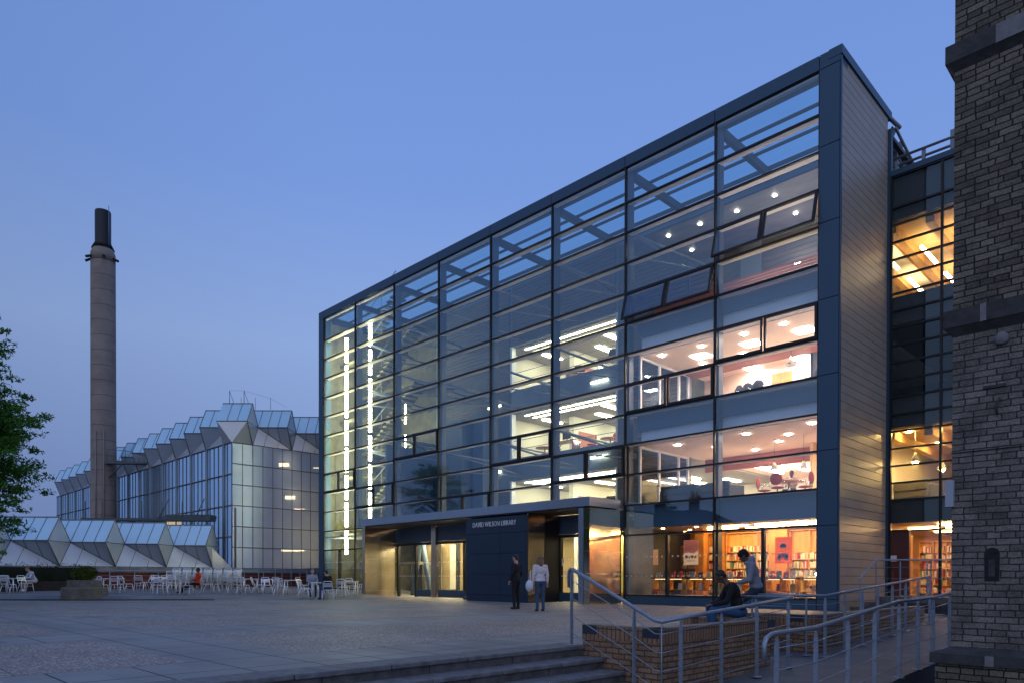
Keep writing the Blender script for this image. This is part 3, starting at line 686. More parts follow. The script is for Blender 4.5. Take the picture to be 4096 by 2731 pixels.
MB().prism(pts, -.02, .035).build('soil_strip', m_earth, kind='structure', uv=False)

# ramp and lower path
def gr(s):
    k = [(-30, -.64), (.4, -.63), (3.7, -.43), (5.3, -.39), (11.6, -.06), (14, -.02), (40, -.02)]
    for (a, za), (c, zc) in zip(k, k[1:]):
        if a <= s <= c: return za+(zc-za)*(s-a)/(c-a)
    return k[-1][1]
def sl(s, w, z=0):            # along the ramp from the wall corner, outwards from the low walls
    return Vector((1.95+.709*s+.705*w, 9.36+.705*s-.709*w, z))
b = MB(); ss = [-16, -8, -4, -2, -1, 0, .4, 1.5, 2.6, 3.7, 4.5, 5.3, 7, 9, 11.6, 14, 20]
for a, c in zip(ss, ss[1:]):
    b.quad(sl(a, -.6 if a >= 0 else -3, gr(a)), sl(a, 1.98, gr(a)), sl(c, 1.98, gr(c)), sl(c, -.6 if a >= 0 else -3, gr(c)))
    b.quad(sl(a, 1.98, -1.0), sl(c, 1.98, -1.0), sl(c, 1.98, gr(c)), sl(a, 1.98, gr(a)))
b.build('ramp', m_ramp, kind='structure')
b = MB(); b.quad(sl(-3, -4, -.405), sl(8.5, -4, -.405), sl(8.5, .4, -.405), sl(-3, .4, -.405)) if 0 else None
MB().add([sl(3.4, -2.2, -.436), sl(5.2, -2.2, -.40), sl(5.2, -.5, -.40), sl(3.4, -.5, -.436)], [(0, 1, 2, 3)]).build('landing', m_ramp, kind='structure')
MB().quad(sl(-20, 1.9, -.84), sl(30, 1.9, -.84), sl(30, 14, -.80), sl(-20, 14, -.80)).build('gravel_bed', m_earth, kind='structure')

# ------------------------------------------------------------------ stone steps
m_step = M('worn_step_stone', (.135, .135, .14), .78, noise=(7, .35), bump=(38, .5))
m_step2 = M('step_riser_stone', (.085, .08, .078), .85, noise=(5, .45), bump=(30, .7))
st = thing('stone_steps', 'worn grey stone steps rising to the plaza beside the brick wall with the sloping handrail', 'steps', (1.06, 10.25, 0), LA)
for k in range(4):
    z1 = -.155*k; x0 = .355*k; y = 0.0
    b = MB(); b2 = MB(); yy = 0; random.seed(20+k)
    lens = [.85+.35*random.random() for _ in range(26)]
    for q, ln in enumerate(lens):
        j = .006; dx = random.uniform(-.006, .006)
        b.box(x0-.46-.0, x0+.008+dx, yy-ln+j, yy-j, z1-.055+random.uniform(-.002, .002), z1+.003)
        yy -= ln
    yy = 0
    for q, ln in enumerate(lens):
        ln = 1.25*ln; b2.box(x0-.40, x0-.022+random.uniform(-.008, .006), yy-ln+.005, yy-.005, z1-.30, z1-.057); yy -= ln
    if k == 0: tr = b.build('step', [m_step], st, bevel=.012)
    else: tr = b.build('step', [m_step], st, bevel=.014)
    b2.build('riser', [m_step2], tr, bevel=.006)

# ------------------------------------------------------------------ low brick walls
m_brw = BRICK('buff_brick', (.26, .15, .085), (.37, .225, .13), (.095, .075, .062), .215, .075, .010, stain=.55, bump=.9, stain_scale=1.6, stain_col=(.045, .036, .03))
m_sold = BRICK('soldier_course', (.27, .155, .09), (.34, .20, .12), (.09, .07, .058), .075, .26, .009, stain=.35, bump=.9, squash=0, stain_col=(.045, .036, .03))
m_cope = M('brick_coping', (.20, .165, .13), .85, noise=(6, .3), bump=(30, .4))
m_blue = M('blue_brick', (.02, .03, .045), .5, noise=(12, .3))
def wall_seg(b, p, q, th, z0, z1):
    p = Vector((*p, 0)); q = Vector((*q, 0)); d = (q-p).normalized(); n = Vector((d.y, -d.x, 0))*th
    for (a, m, za, zb, ex) in ((0, 0, z0, z1-.20, 0), (0, 1, z1-.20, z1-.012, .006), (0, 2, z1-.012, z1, .006)):
        o = n.normalized()*ex
        pts = [p-o-d*ex, q-o+d*ex, q+n+o+d*ex, p+n+o-d*ex]
        b.prism([(v.x, v.y) for v in pts], za, zb, m)
    return b
def low_wall(name, lab, segs, blues, tops=None):
    t = thing(name, lab, 'wall', (segs[0][0][0], segs[0][0][1], 0)); off = Vector((segs[0][0][0], segs[0][0][1], 0))
    for p, q in segs:
        b = MB(Matrix.Translation(-off)); wall_seg(b, p, q, -.215, -.9, (tops or {}).get((p, q), .30)); b.build('brick_wall', [m_brw, m_sold, m_cope], t)
    for p, d in blues:
        p = Vector(p); d = Vector((*d, 0)).normalized(); b = MB(Matrix.Translation(-off)); n = Vector((d.y, -d.x, 0))
        b.prism([((p+d*u+n*w).x, (p+d*u+n*w).y) for u, w in ((-.002, .011), (.26, .011), (.26, -.03), (-.002, -.03))], .165, .292); b.build('blue_brick', m_blue, t)
e1 = Vector((.705, -.709)); e2 = Vector((.709, .705))
A0 = (1.03, 10.28); A1 = (1.95, 9.36); A2 = (4.25, 11.65); A3 = (3.42, 12.49)
low_wall('retaining_wall', 'low buff brick wall folded round the plaza corner with the jeans wearing man sitting on it', [(A0, A1), (A1, A2), (A2, A3)],
         [((A0[0], A0[1], 0), (.705, -.709)), ((A1[0]-.705*.26, A1[1]+.709*.26, 0), (.705, -.709)), ((A2[0]-.709*.1, A2[1]-.705*.1, 0), (.709, .705))])
B0 = (4.72, 13.72); B1 = (5.55, 12.89); B2 = (10.2, 17.52)
low_wall('planter_wall', 'low brown brick wall running from the railing return towards the buff library side', [((A3[0]-.2, A3[1]+.2), B0), (B0, B1), (B1, B2)],
         [((B1[0]-.705*.5, B1[1]+.709*.5, 0), (.705, -.709))])
C0 = (12.2, 19.2); C1 = (15, 16.4)
t = thing('landing_wall', 'short brick wall with plants along its top below the golden bookshop door', 'wall', (C0[0], C0[1], 0))
b = MB(Matrix.Translation((-C0[0], -C0[1], 0))); wall_seg(b, C0, C1, -.3, -.3, .52); b.build('brick_wall', [m_brw, m_sold, m_cope], t)
random.seed(3); b = MB(Matrix.Translation((-C0[0], -C0[1], 0)))
for _ in range(400):
    u = random.random(); p = Vector((C0[0]+(C1[0]-C0[0])*u+random.uniform(0, .35), C0[1]+(C1[1]-C0[1])*u+random.uniform(0, .35), .5+random.random()*.16*(1+sin(u*20))))
    d = Vector((random.uniform(-1, 1), random.uniform(-1, 1), random.uniform(0, 1.2)))*.09; w = d.cross(Vector((0, 0, 1)))*.4
    b.tri(p-w, p+w, p+d)
m_leafd = M('dark_leaf', (.022, .050, .012), .6, noise=(3, .4))
b.build('wall_plants', m_leafd, t)

# ------------------------------------------------------------------ railings
def catm(pts, k=6):
    return pts
def railing(name, lab, hand, posts, runs, r=.025, group='galvanised railings by the ramp', wires=4):
    """hand: path of the handrail; posts: (x, y, ground z, top z, direction); runs: lists of (x,y,ground,top) for the wires"""
    o = Vector((posts[0][0], posts[0][1], posts[0][2])); T = Matrix.Translation(-o)
    t = thing(name, lab, 'railing', o, 0, group)
    MB(T).tube(hand, r, 10).build('handrail', m_galv, t)
    for x, y, z0, z1, d in posts:
        d = Vector((*d, 0)).normalized(); n = Vector((d.y, -d.x, 0)); b = MB(T); c = Vector((x, y, 0))
        w, th = .026, .008
        for s in (-1,):
            pr = [c+n*w+d*th, c-n*w+d*th, c-n*w-d*th, c+n*w-d*th]
            b.prism([(v.x, v.y) for v in pr], z0, z1-.13); pt = [c+n*.012+d*th, c-n*.012+d*th, c-n*.012-d*th, c+n*.012-d*th]
            k = [v+Vector((0, 0, z1-.13)) for v in pr]+[v+Vector((0, 0, z1-.02)) for v in pt]
            b.add(k, [(0, 3, 7, 4), (1, 0, 4, 5), (2, 1, 5, 6), (3, 2, 6, 7), (4, 7, 6, 5)])
        b.lathe([(.075, 0), (.075, .012), (.03, .014)], (x, y, z0), 14)
        b.build('post', m_galv, t)
    for run in runs:
        for k in range(wires):
            f = (k+.75)/(wires+.35)
            MB(T).tube([(x, y, z0+(z1-z0)*f) for x, y, z0, z1 in run], .0065, 6).build('wire', m_galv, t)
    return t
# A: down the steps, along the ramp, back on top of the wall
dA = (.655, -.756); dR = (.709, .705); dB = (-.705, .709)
Ac = Vector((1.90, 8.98)); Ae = Vector((4.50, 11.36))
def lerp(a, c, f): return a+(c-a)*f
A1p = Vector((.86, 10.2)); hA = [(.86-.03, 10.2+.12, .83), (.86-.035, 10.2+.125, 1.02), (.86-.02, 10.2+.085, 1.09), (.86, 10.2, 1.10)]
q = lerp(A1p, Ac, .93); hA += [(q.x, q.y, .432), (Ac.x, Ac.y, .425)]
for f in (.33, .66, 1.0):
    p = lerp(Ac, Ae, f); hA.append((p.x, p.y, .425+.235*f))
hA += [(Ae.x-.705*.95, Ae.y+.709*.95, .66)]
pA = [(.86, 10.2, .003, 1.08, dA)]
p2 = lerp(A1p, Ac, .72); pA.append((p2.x, p2.y, -.47, .57, dA))
for f in (.12, .40, .68, .96):
    p = lerp(Ac, Ae, f); pA.append((p.x, p.y, gr(f*3.4+.2)-.005, .425+.235*f-.02, dR))
for u in (.62, .86): pA.append((Ae.x-.705*u, Ae.y+.709*u, .30, .65, dB))
rA = [[(.86, 10.2, .0, 1.08), (p2.x, p2.y, -.47, .58), (q.x, q.y, -.61, .40), (Ac.x, Ac.y, -.63, .40)]+[(lerp(Ac, Ae, f).x, lerp(Ac, Ae, f).y, gr(f*3.4+.2), .425+.235*f-.02) for f in (.12, .40, .68, .96, 1.0)]]
railing('handrail_railing', 'galvanised railing sloping down the steps and turning along the ramp wall', hA, pA, rA)
tt = bpy.data.objects['handrail_railing']; T = Matrix.Translation(-Vector((.86, 10.2, .003)))
MB(T).tube([(Ac.x, Ac.y, -.63), (Ac.x, Ac.y, .41)], .009, 6).build('post', m_galv, tt)
MB(T).tube([(Ae.x, Ae.y, .52), (Ae.x-.705*.95, Ae.y+.709*.95, .52)], .0065, 6).build('wire', m_galv, tt)
# B: along the planter wall
Bs = Vector((5.45, 12.32)); Be = Vector((9.95, 16.82)); Br = Vector((4.42, 13.36))
hB = [(Br.x, Br.y, .67), (Bs.x, Bs.y, .67), (Be.x, Be.y, 1.03)]
pB = []
for f in (.0, .144, .285, .42, .56, .70, .84, .985):
    p = lerp(Bs, Be, f); pB.append((p.x, p.y, gr(5.1+f*6.4)-.005, .67+.36*f-.02, dR))
pB.append((5.22, 12.55, gr(5), .65, dB)); pB.append((4.5, 13.27, -.40, .65, dB))
rB = [[(Br.x, Br.y, -.38, .65), (Bs.x, Bs.y, -.38, .65)]+[(lerp(Bs, Be, f).x, lerp(Bs, Be, f).y, gr(5.1+f*6.4), .67+.36*f-.02) for f in (.144, .42, .7, .985)]]
railing('handrail_railing', 'railing along the foot of the planter wall whose handrail climbs towards the buff side wall', hB, pB, rB)
# C: outer edge of the ramp
Y0 = [(2.77, 7.40), (3.48, 8.10), (4.19, 8.82), (4.87, 9.50), (5.59, 10.22), (6.22, 10.85), (6.80, 11.43), (7.50, 12.13)]
zc = [.40, .41, .49, .57, .645, .655, .67, .73]
hC = [(2.57, 7.2, .12), (2.57, 7.2, .30), (2.60, 7.23, .36), (2.68, 7.31, .395)]+[(x, y, z) for (x, y), z in zip(Y0, zc)]+[(9.0, 13.6, .80)]
pC = [(x, y, gr((x-1.95)*.709+(y-9.36)*.705)-.004, z-.02, dR) for (x, y), z in zip(Y0, zc)]
rC = [[(x, y, z0, z1) for x, y, z0, z1, d in pC]]
railing('handrail_railing', 'nearest railing along the outer edge of the ramp ending beside the brick tower', hC, pC, rC)
# D: by the wing door
D0 = L(-.1, 1.3, 0); hD = [tuple(L(.75, -.45, .95)), tuple(L(.85, .6, 1.52)), tuple(L(2.5, .6, 1.50)), tuple(L(4.4, .6, 1.48))]
pD = [(*L(.85, .6)[:2], 0, 1.5, (1, 0)), (*L(1.5, .6)[:2], 0, 1.49, (1, 0)), (*L(2.2, .6)[:2], 0, 1.49, (1, 0)), (*L(.75, -.4)[:2], 0, .95, (1, 0))]
rD = [[(*L(.85, .6)[:2], .4, 1.5), (*L(4.4, .6)[:2], .4, 1.48)]]
railing('handrail_railing', 'short railing up to the door of the golden bookshop', hD, pD, rD, wires=3)
t = thing('stone_steps', 'dark shadowed steps tucked against the foot of the buff side wall', 'steps', L(.3, -1.2, 0), LA)
for k in range(3): MB().box(-.1+.35*k, 2.6, 1.6-.0*k, 4.2, -.4+.0, .12+.16*k).build('step', m_step2, t)

# ------------------------------------------------------------------ brick tower
m_tow = BRICK('old_tower_brick', (.095, .082, .064), (.225, .195, .15), (.022, .021, .020), .24, .079, .008, stain=.78, bump=1.0, stain_scale=1.5, rough=.9, mix=True)
m_stone = M('blackened_stone', (.040, .040, .041), .8, noise=(6, .4), bump=(18, .5))
m_stone2 = M('grey_sandstone', (.17, .17, .175), .8, noise=(8, .2), bump=(22, .4))
m_tow2 = BRICK('grey_tower_brick', (.135, .122, .105), (.235, .215, .185), (.046, .043, .040), .24, .079, .0075, stain=.80, bump=1.1, stain_scale=2.1, rough=.9, mix=True)
tow = thing('brick_tower', 'tall old brick tower with blackened stone bands beside the ramp', 'tower', (5.52, 8.9, -.9), LA)
tp = lambda mb, n, m: mb.build(n, m, tow, bevel=0)
tp(MB().box(0, 3.2, 0, 3.2, 5.05, 14), 'tower_wall', m_tow)
tp(MB().box(0, 3.2, 0, 3.2, .92, 5.04), 'tower_wall', m_tow2)
tp(MB().box(-.14, 3.4, -.14, 3.4, -.2, .815), 'plinth', m_tow)
b = MB()
b.prism([(0, 0)], 0, 0) if 0 else None
for x0, x1, mm in ((-.19, .40, 0), (.40, .49, 1), (.49, 3.5, 0)): b.box(x0, x1, -.19, 3.4, .82, .945, mm)
b.add([(-.19, -.19, .945), (3.5, -.19, .945), (3.5, .0, 1.02), (0, .0, 1.02), (-.19, 3.4, .945), (0, 3.4, 1.02)], [(0, 1, 2, 3), (0, 3, 5, 4)], 0)
tp(b, 'plinth_course', [m_stone, m_stone2])
for z0, z1, white in ((4.99, 5.20, (.30, .37)), (8.28, 8.50, (.44, 3.6))):
    b = MB(); x = -.09
    for x0, x1, mm in ((-.09, white[0], 0), (white[0], white[1], 1), (white[1], 3.6, 0)):
        if x1 > x0: b.box(x0+.002, min(x1, 3.6)-.002, -.075, 3.4, z0, z1, mm)
    b.add([(-.08, -.07, z0), (3.5, -.07, z0), (3.5, .0, z0-.10), (0, .0, z0-.10), (-.08, 3.4, z0), (0, 3.4, z0-.1)], [(3, 2, 1, 0), (4, 5, 3, 0)], 0)
    tp(b, 'string_course', [m_stone, m_stone2])
vt = tp(MB().lathe([(.075, 0), (.075, .03), (.055, .05), (.0, .055)], (0, 0, 0), 20), 'round_vent', m_stone2)
vt.location = (.515, -.0, 4.75); vt.rotation_euler = (pi/2, 0, 0)
tp(MB().tube([(-.01, -.012, 3.44), (1.6, -.012, 3.44)], .006, 5), 'cable', m_dark)
nb_ = MB()
arc = [(.355, 1.84), (.505, 1.84), (.51, 2.16)]+[(.43+.085*cos(a*pi/8), 2.16+.09*sin(a*pi/8)) for a in range(1, 8)]+[(.35, 2.16)]
nb_.add([(x, -.004, z) for x, z in arc], [tuple(range(len(arc)))])
tp(nb_, 'sooty_niche', M('soot', (.014, .014, .015), .95, noise=(14, .6)))
tp(MB().box(.395, .46, -.008, -.003, 1.90, 2.10), 'niche_infill', m_stone)
tp(MB().box(.33, .56, -.022, .0, 4.18, 4.215), 'iron_strap', m_stone)
tp(MB().tube([(.50, -.015, 4.05), (.46, -.02, 3.95), (.48, -.015, 3.85)], .013, 5), 'iron_hook', m_stone)
tp(MB().box(-.06, .03, -.06, .1, 2.77, 3.1), 'junction_box', M('grey_box', (.32, .36, .42), .5))

# ------------------------------------------------------------------ engineering workshop with diamond rooflights
g_blue = FROST('blue_rooflight', (.42, .68, .82), .25, .03, .32, rough=.28, gcol=(.72, .92, 1))
g_under = FROST('grey_underside', (.50, .55, .61), .3, .03, .06, rough=.3)
g_wht = FROST('frosted_white', (.85, .87, .90), .3, .0, .08, rough=.3)
g_capm = FROST('pale_end_glass', (.66, .72, .78), .3, .03, .14, rough=.25)
g_wallr = FROST('workshop_glass', (.62, .72, .94), .32, .10, .18, noise=.18, rough=.30, gcol=(.75, .85, 1))
g_walll = FROST('sky_tinted_wall_glass', (.46, .70, 1.0), .2, .02, .58, rough=.16, gcol=(.66, .86, 1))  # same glazing as the other face, with the sky's reflection tinted into its colour
m_bar = M('glazing_bar', (.15, .16, .175), .5, .3)
Wd = 1.85
def prism_parts(parent, cx, Yc, zk, H, XL, XR, T, right_infill=True, left_infill=False, kx=None):
    """one diamond section rooflight: axis along world X, centre line at depth Yc, right end at XR"""
    zm, zr = zk+H*.5, zk+H; y0, y1 = Yc-Wd/2, Yc+Wd/2
    top = MB(T).quad((XL, y0, zm), (XR, y0, zm), (XR, Yc, zr), (XL, Yc, zr)).quad((XL, Yc, zr), (XR, Yc, zr), (XR, y1, zm), (XL, y1, zm))
    a = top.build('rooflight', g_blue, parent)
    und = MB(T)
    und.tri((XR, y0, zm), (XR-Wd, y0, zm), (XR, Yc, zk)) if not left_infill else und.add([(XL, y0, zm), (XL+.001, Yc, zk), (XR, Yc, zk), (XR, y0, zm)], [(0, 1, 2, 3)])
    und.build('rooflight_underside', g_under, parent)
    MB(T).tri((XR, y0, zm), (XR, y1, zm), (XR, Yc, zr)).tri((XR, y0, zm), (XR, Yc, zk), (XR, y1, zm)).build('rooflight_end', g_capm, parent)
    bars = MB(T); e = .03
    def bar(p, q, r=.028): bars.tube([p, q], r, 4)
    bar((XR, y0, zm), (XR, Yc, zr)); bar((XR, Yc, zr), (XR, y1, zm)); bar((XR, y1, zm), (XR, Yc, zk)); bar((XR, Yc, zk), (XR, y0, zm), .04)
    bar((XL, Yc, zr), (XR, Yc, zr), .035); bar((XL, y0, zm), (XR, y0, zm), .035)
    bar((XR, y0, zm), (XR, y1, zm), .02)
    x = XR-.62
    while x > max(XL, XR-2.6):
        bar((x, y0-.01, zm), (x, Yc-.01, zr), .018)
        f = (XR-x)/Wd
        if f < 1: bar((x, y0, zm-.01), (XR-(XR-x), y0+(Yc-y0)*(1-f), zm+(zk-zm)*(1-f)), .02)
        x -= .62
    bar((XR-Wd, y0, zm), (XR, Yc, zk), .035)
    bars.build('glazing_bars', m_bar, parent)
    if right_infill:
        MB(T).tri((XR-Wd, y0, zm), (XR-Wd, Yc-Wd, zk), (XR, Yc, zk)).build('frosted_panel', g_wht, parent)
        b = MB(T)
        for f in (.28, .62): b.tube([(XR-Wd+f*Wd, Yc-Wd+f*Wd-.01, zk), (XR-Wd+f*Wd*.96, y0+f*Wd*.5-.02, zm+(zk-zm)*f)], .014, 4)
        b.build('glazing_bars', m_bar, parent)
hall = thing('workshop_hall', 'tall glazed workshop hall with sawtooth diamond rooflights behind the brick plinth', 'building', (-17, 43, 0))
TH = Matrix.Translation((17, -43, 0))
zk, H = 9.15, 2.55
for j in range(16):
    Yc = 43+(j+.5)*Wd; XR = -17+(j+.5)*Wd; XL = -17-(j+.5)*Wd
    prism_parts(hall, 0, Yc, zk, H, XL, min(XR, -4), TH, right_infill=(0 < j < 4), left_infill=(j == 0))
    # face towards the chimney: the dark undersides step back
    if j > 0:
        zm = zk+H/2; MB(TH).add([(XL, Yc-Wd/2, zm), (XL+Wd, Yc-Wd/2, zm), (XL, Yc, zk)], [(0, 1, 2)]).build('rooflight_underside', g_under, hall)
        MB(TH).tri((XL+Wd, Yc-Wd/2, zm), (XL+Wd, Yc-Wd, zk), (XL, Yc, zk)).build('frosted_panel', g_capm, hall)
        b = MB(TH); b.tube([(XL, Yc-Wd/2, zm), (XL, Yc, zk)], .03, 4); b.tube([(XL, Yc-Wd/2, zm), (XL, Yc, zk+H)], .03, 4)
        for q in (.6, 1.2): b.tube([(XL+q, Yc-Wd/2-.01, zm), (XL+q, Yc-.01, zk+H)], .018, 4)
        b.build('glazing_bars', m_bar, hall)
b = MB(TH); zm = zk+H/2
b.tri((-17-Wd/2, 43, zm), (-17, 43, zk), (-17-Wd/2, 43+Wd/2, zk)); b.tri((-17, 43, zk), (-17+Wd/2, 43, zm), (-17+Wd/2, 43+Wd/2, zk))
MB(TH).tri((-17-Wd/2, 43, zm), (-17+Wd/2, 43, zm), (-17, 43, zk)).build('frosted_panel', g_capm, hall)
b.build('rooflight_underside', g_under, hall)
# walls: two faces meeting at the front corner
def glaz_wall(origin, d, n_col, cw, z0, z1, rows, mat, name):
    o = Vector(origin); d = Vector(d)
    w = MB(TH); w.quad(o+Vector((0, 0, z0)), o+d*(n_col*cw)+Vector((0, 0, z0)), o+d*(n_col*cw)+Vector((0, 0, z1)), o+Vector((0, 0, z1))); w.build(name, mat, hall)
    b = MB(TH); out = Vector((d.y, -d.x, 0)) * (.02 if d.x > 0 else -.02)
    for i in range(n_col+1):
        p = o+d*(i*cw)+out; b.tube([p+Vector((0, 0, z0)), p+Vector((0, 0, z1))], .022, 4)
    for k in range(rows+1):
        z = z0+(z1-z0)*k/rows; b.tube([o+out*2+Vector((0, 0, z)), o+d*(n_col*cw)+out*2+Vector((0, 0, z))], .024 if d.x > 0 else .045, 4)
    b.build('glazing_bars', m_bar, hall)
s2 = .7071
glaz_wall((-17, 43, 0), (s2, s2, 0), 26, .654, 1.52, zk, 6, g_wallr, 'glass_wall')
glaz_wall((-17, 43, 0), (-s2, s2, 0), 64, .654, 1.52, zk, 4, g_walll, 'glass_wall')
b = MB(TH)
for i in range(16):
    p = Vector((-17, 43, 0))+Vector((-s2, s2, 0))*(1.1+i*2.616); b.tube([p+Vector((-.02, -.02, 1.6)), p+Vector((-.02, -.02, zk))], .07, 6)
b.build('downpipe', M('dark_column', (.20, .25, .29), .5), hall)
for x, y, z in ((-14.6, 47.2, 2.72), (-11.9, 50, 2.72), (-13, 52, 3), (-10.4, 53, 2.9), (-15.5, 50, 2.8)):
    MB(TH).box(x-.75, x+.75, y-.08, y+.08, z, z+.08).build('workshop_light', l_hall, hall)
for x, y, z in ((-14.2, 47.3, 5.5), (-12.0, 49.6, 5.3), (-13.4, 49, 8.5), (-11, 51, 8.6), (-14.9, 46.3, 8.2), (-12.6, 49, 6.7), (-14.6, 46.6, 6.1), (-22.8, 51.6, 3.9), (-24.3, 53.4, 3.9), (-23.5, 52.4, 4.3)):
    MB(TH).box(x-.32, x+.32, y-.05, y+.05, z, z+.22 if x < -14.5 else z+.05).build('workshop_light', l_hall, hall)
o_ = Vector((-17, 43, 0))+Vector((-s2, s2, 0))*8.2+Vector((-.02, -.02, 0)); q_ = Vector((-s2, s2, 0))*2.6
MB(TH).quad(o_+Vector((0, 0, 3.46)), o_+q_+Vector((0, 0, 3.46)), o_+q_+Vector((0, 0, 5.32)), o_+Vector((0, 0, 5.32))).build('glowing_pane', LAMP('glowing_workshop_pane', (1, .80, .50), .55), hall)  # pane glows by itself, standing in for light from inside the hall
for z in (4.3, 6.9): MB(TH).add([(-15, 46.5, z), (-4, 57, z), (-14, 67, z), (-26, 56.5, z)], [(0, 1, 2, 3)]).build('gallery_floor', m_cream, hall)
MB(TH).add([(-17, 44, 1.5), (-5, 56, 1.5), (-17, 68, 1.5), (-29, 56, 1.5)], [(0, 1, 2, 3)]).build('workshop_floor', m_cream, hall)
MB(TH).add([(-21, 58, 1.5), (-11, 68, 1.5), (-11, 68, 9), (-21, 58, 9)], [(0, 1, 2, 3)]).build('inner_wall', m_cream, hall)
b = MB(TH)
for x in (-17.5, -16.6): b.tube([(x, 43.9, 11.7), (x, 43.9, 12.5)], .022, 5); b.tube([(x, 43.9, 12.5), (x+.25, 44.0, 11.7)], .016, 5)
for x in (-17.05, -16.15, -15.2): b.tube([(x, 44.6, 11.5), (x, 44.6, 12.25)], .014, 5)
b.tube([(-17.5, 43.9, 12.5), (-16.6, 43.9, 12.5), (-15.2, 44.6, 12.2), (-14.4, 45.2, 11.8)], .006, 4); b.build('roof_davit', m_steel, hall)
b = MB(TH); b.box(-25.8, -18.1, 42.4, 43.3, 4.35, 4.5); b.box(-20.8, -18.1, 42.5, 43.4, 4.5, 4.72)
for x in (-25.6, -24.6, -23.4, -22.2, -21.0, -19.8, -18.6): b.tube([(x, 42.5, 4.5), (x, 42.5, 5.5)], .02, 5)
b.tube([(-21.2, 42.6, 4.6), (-20.6, 42.6, 5.7)], .03, 5); b.tube([(-19.0, 42.6, 4.6), (-18.5, 42.6, 5.7)], .03, 5); b.build('maintenance_gantry', M('dark_gantry', (.05, .07, .075), .5), hall)

rng = thing('low_workshop_range', 'long low range of diamond shaped glass rooflights with white triangles above the hedge', 'building', (-22, 38, 0))
TR = Matrix.Translation((22, -38, 0))
for k in range(9):
    t_ = .84+1.85*k; XR = -17-t_; Yc = 43-t_
    prism_parts(rng, 0, Yc, 1.55, 2.5, XR-9, XR, TR)
MB(TR).quad((-17, 43, 1.5), (-17.9, 42.1, 1.5), (-17.9, 42.1, 2.8), (-17, 43, 1.52)).build('frosted_panel', g_capm, rng)
m_redb = BRICK('red_plinth_brick', (.20, .045, .025), (.25, .065, .035), (.06, .04, .035), .24, .08, .010, stain=.3)
m_band = M('concrete_band', (.20, .195, .185), .85, noise=(2.5, .3), bump=(20, .3))
t = thing('brick_plinth', 'red brick plinth wall with a concrete band under the glass workshop', 'wall', (-17, 43, 0), pi/4)
b = MB(); b.box(-26, 18, -.05, .4, -.5, 1.22); b.build('brick_face', m_redb, t)
b = MB(); b.box(-26, 18, -.12, .5, 1.22, 1.52); b.build('concrete_band', m_band, t)
t = thing('dark_hoarding', 'black recess panel standing between the workshop glass and the library end', 'panel', L(-31.2, 6.5, 1.6), LA)
MB().box(-.6, .6, -.05, .05, 2.1, 4.3).build('panel_face', m_dark, t); MB().box(-.55, -.5, -.1, .1, -1.6, 4.3).build('panel_post', m_steel, t)
t = thing('slim_pole', 'slim grey pole rising in front of the glass workshop corner', 'pole', (-16.6, 42.5, .2))
MB().lathe([(.07, 0), (.06, 4.9), (.03, 4.95)], (0, 0, 0), 10).build('pole_shaft', M('pole_grey', (.13, .14, .15), .5), t); MB().lathe([(.13, 0), (.13, .03)], (0, 0, 0), 10).build('pole_foot', m_steel, t)

# fence rail in front of the plinth
t = thing('fence_railing', 'thin grey rail fence in front of the red brick plinth behind the chairs', 'railing', (-22.2, 36.7, .3), pi/4, 'rail fences along the plinth')
MB().tube([(0, 0, 1.02), (13.5, 0, 1.0)], .03, 8).build('top_rail', m_galv, t)
for k in range(3): MB().tube([(0, 0, .25+.25*k), (13.5, 0, .25+.25*k)], .008, 5).build('wire', m_galv, t)
for k in range(12): MB().tube([(k*1.22, 0, -.2), (k*1.22, 0, 1.0)], .022, 6).build('post', m_galv, t)
MB().box(-.45, -.40, -.03, .03, -.2, .98).build('post', m_galv, t)
t = thing('fence_railing', 'sloping ramp handrail climbing towards the library end with a hooked lower end', 'railing', (-16.2, 41.4, .3), pi/4, 'rail fences along the plinth')
MB().tube([(0, 0, .7), (0, 0, 1.0), (.12, 0, 1.05), (9, 0, 1.38)], .03, 8).build('top_rail', m_galv, t)
for k in range(8): MB().tube([(.4+k*1.05, 0, -.2), (.4+k*1.05, 0, 1.06+.04*k)], .02, 6).build('post', m_galv, t)
MB().tube([(0, .5, .95), (9, .5, 1.15)], .02, 6).build('top_rail', m_galv, t)

# ------------------------------------------------------------------ chimney
m_chim = M('chimney_concrete', (.25, .205, .175), .85, noise=(.8, .22), bump=(12, .2))
# shaft and flue share one axis
ch = thing('chimney', 'tall brown concrete chimney with a black flue and bracket collar', 'chimney', (-31.7, 55, 0))
b = MB(); r = .90
for k in range(22):
    z0 = 1.18*k; rr = r-.002*k; b.lathe([(rr, z0), (rr, z0+1.14)], (0, 0, 0), 40, smooth=False).lathe([(rr-.012, z0+1.135), (rr-.012, z0+1.185)], (0, 0, 0), 40, m=1, smooth=False)
b.lathe([(r-.04, 25.96), (r-.04, 26.6), (.60, 27.3)], (0, 0, 0), 28); b.build('chimney_shaft', [m_chim, M('chimney_joint', (.10, .085, .075), .9)], ch)
MB().lathe([(.80, 27.0), (.56, 27.5), (.56, 29.9), (.54, 30.0), (.48, 29.95)], (0, 0, 0), 28).build('flue', M('black_flue', (.008, .011, .013), .5, .3), ch)
b = MB()
for a in (-.1, pi+.2, -2.2, -1.0): b.tube([(.85*cos(a), .85*sin(a), 26.2), (1.25*cos(a), 1.25*sin(a), 26.0)], .1, 8)
b.build('lamp_bracket', m_dark, ch)
MB().tube([(.62, -.3, 27.0), (.62, -.3, 30.3)], .025, 5).build('flue_ladder', m_steel, ch)
b = MB(); b.tube([(-.05, -.97, 3.5), (-.05, -.97, 12.5)], .04, 5); b.tube([(.5, -.83, 3.5), (.5, -.83, 12.5)], .04, 5); b.build('conduit', M('conduit_grey', (.22, .21, .2), .5), ch)
ch.scale = (1, 1, .972)
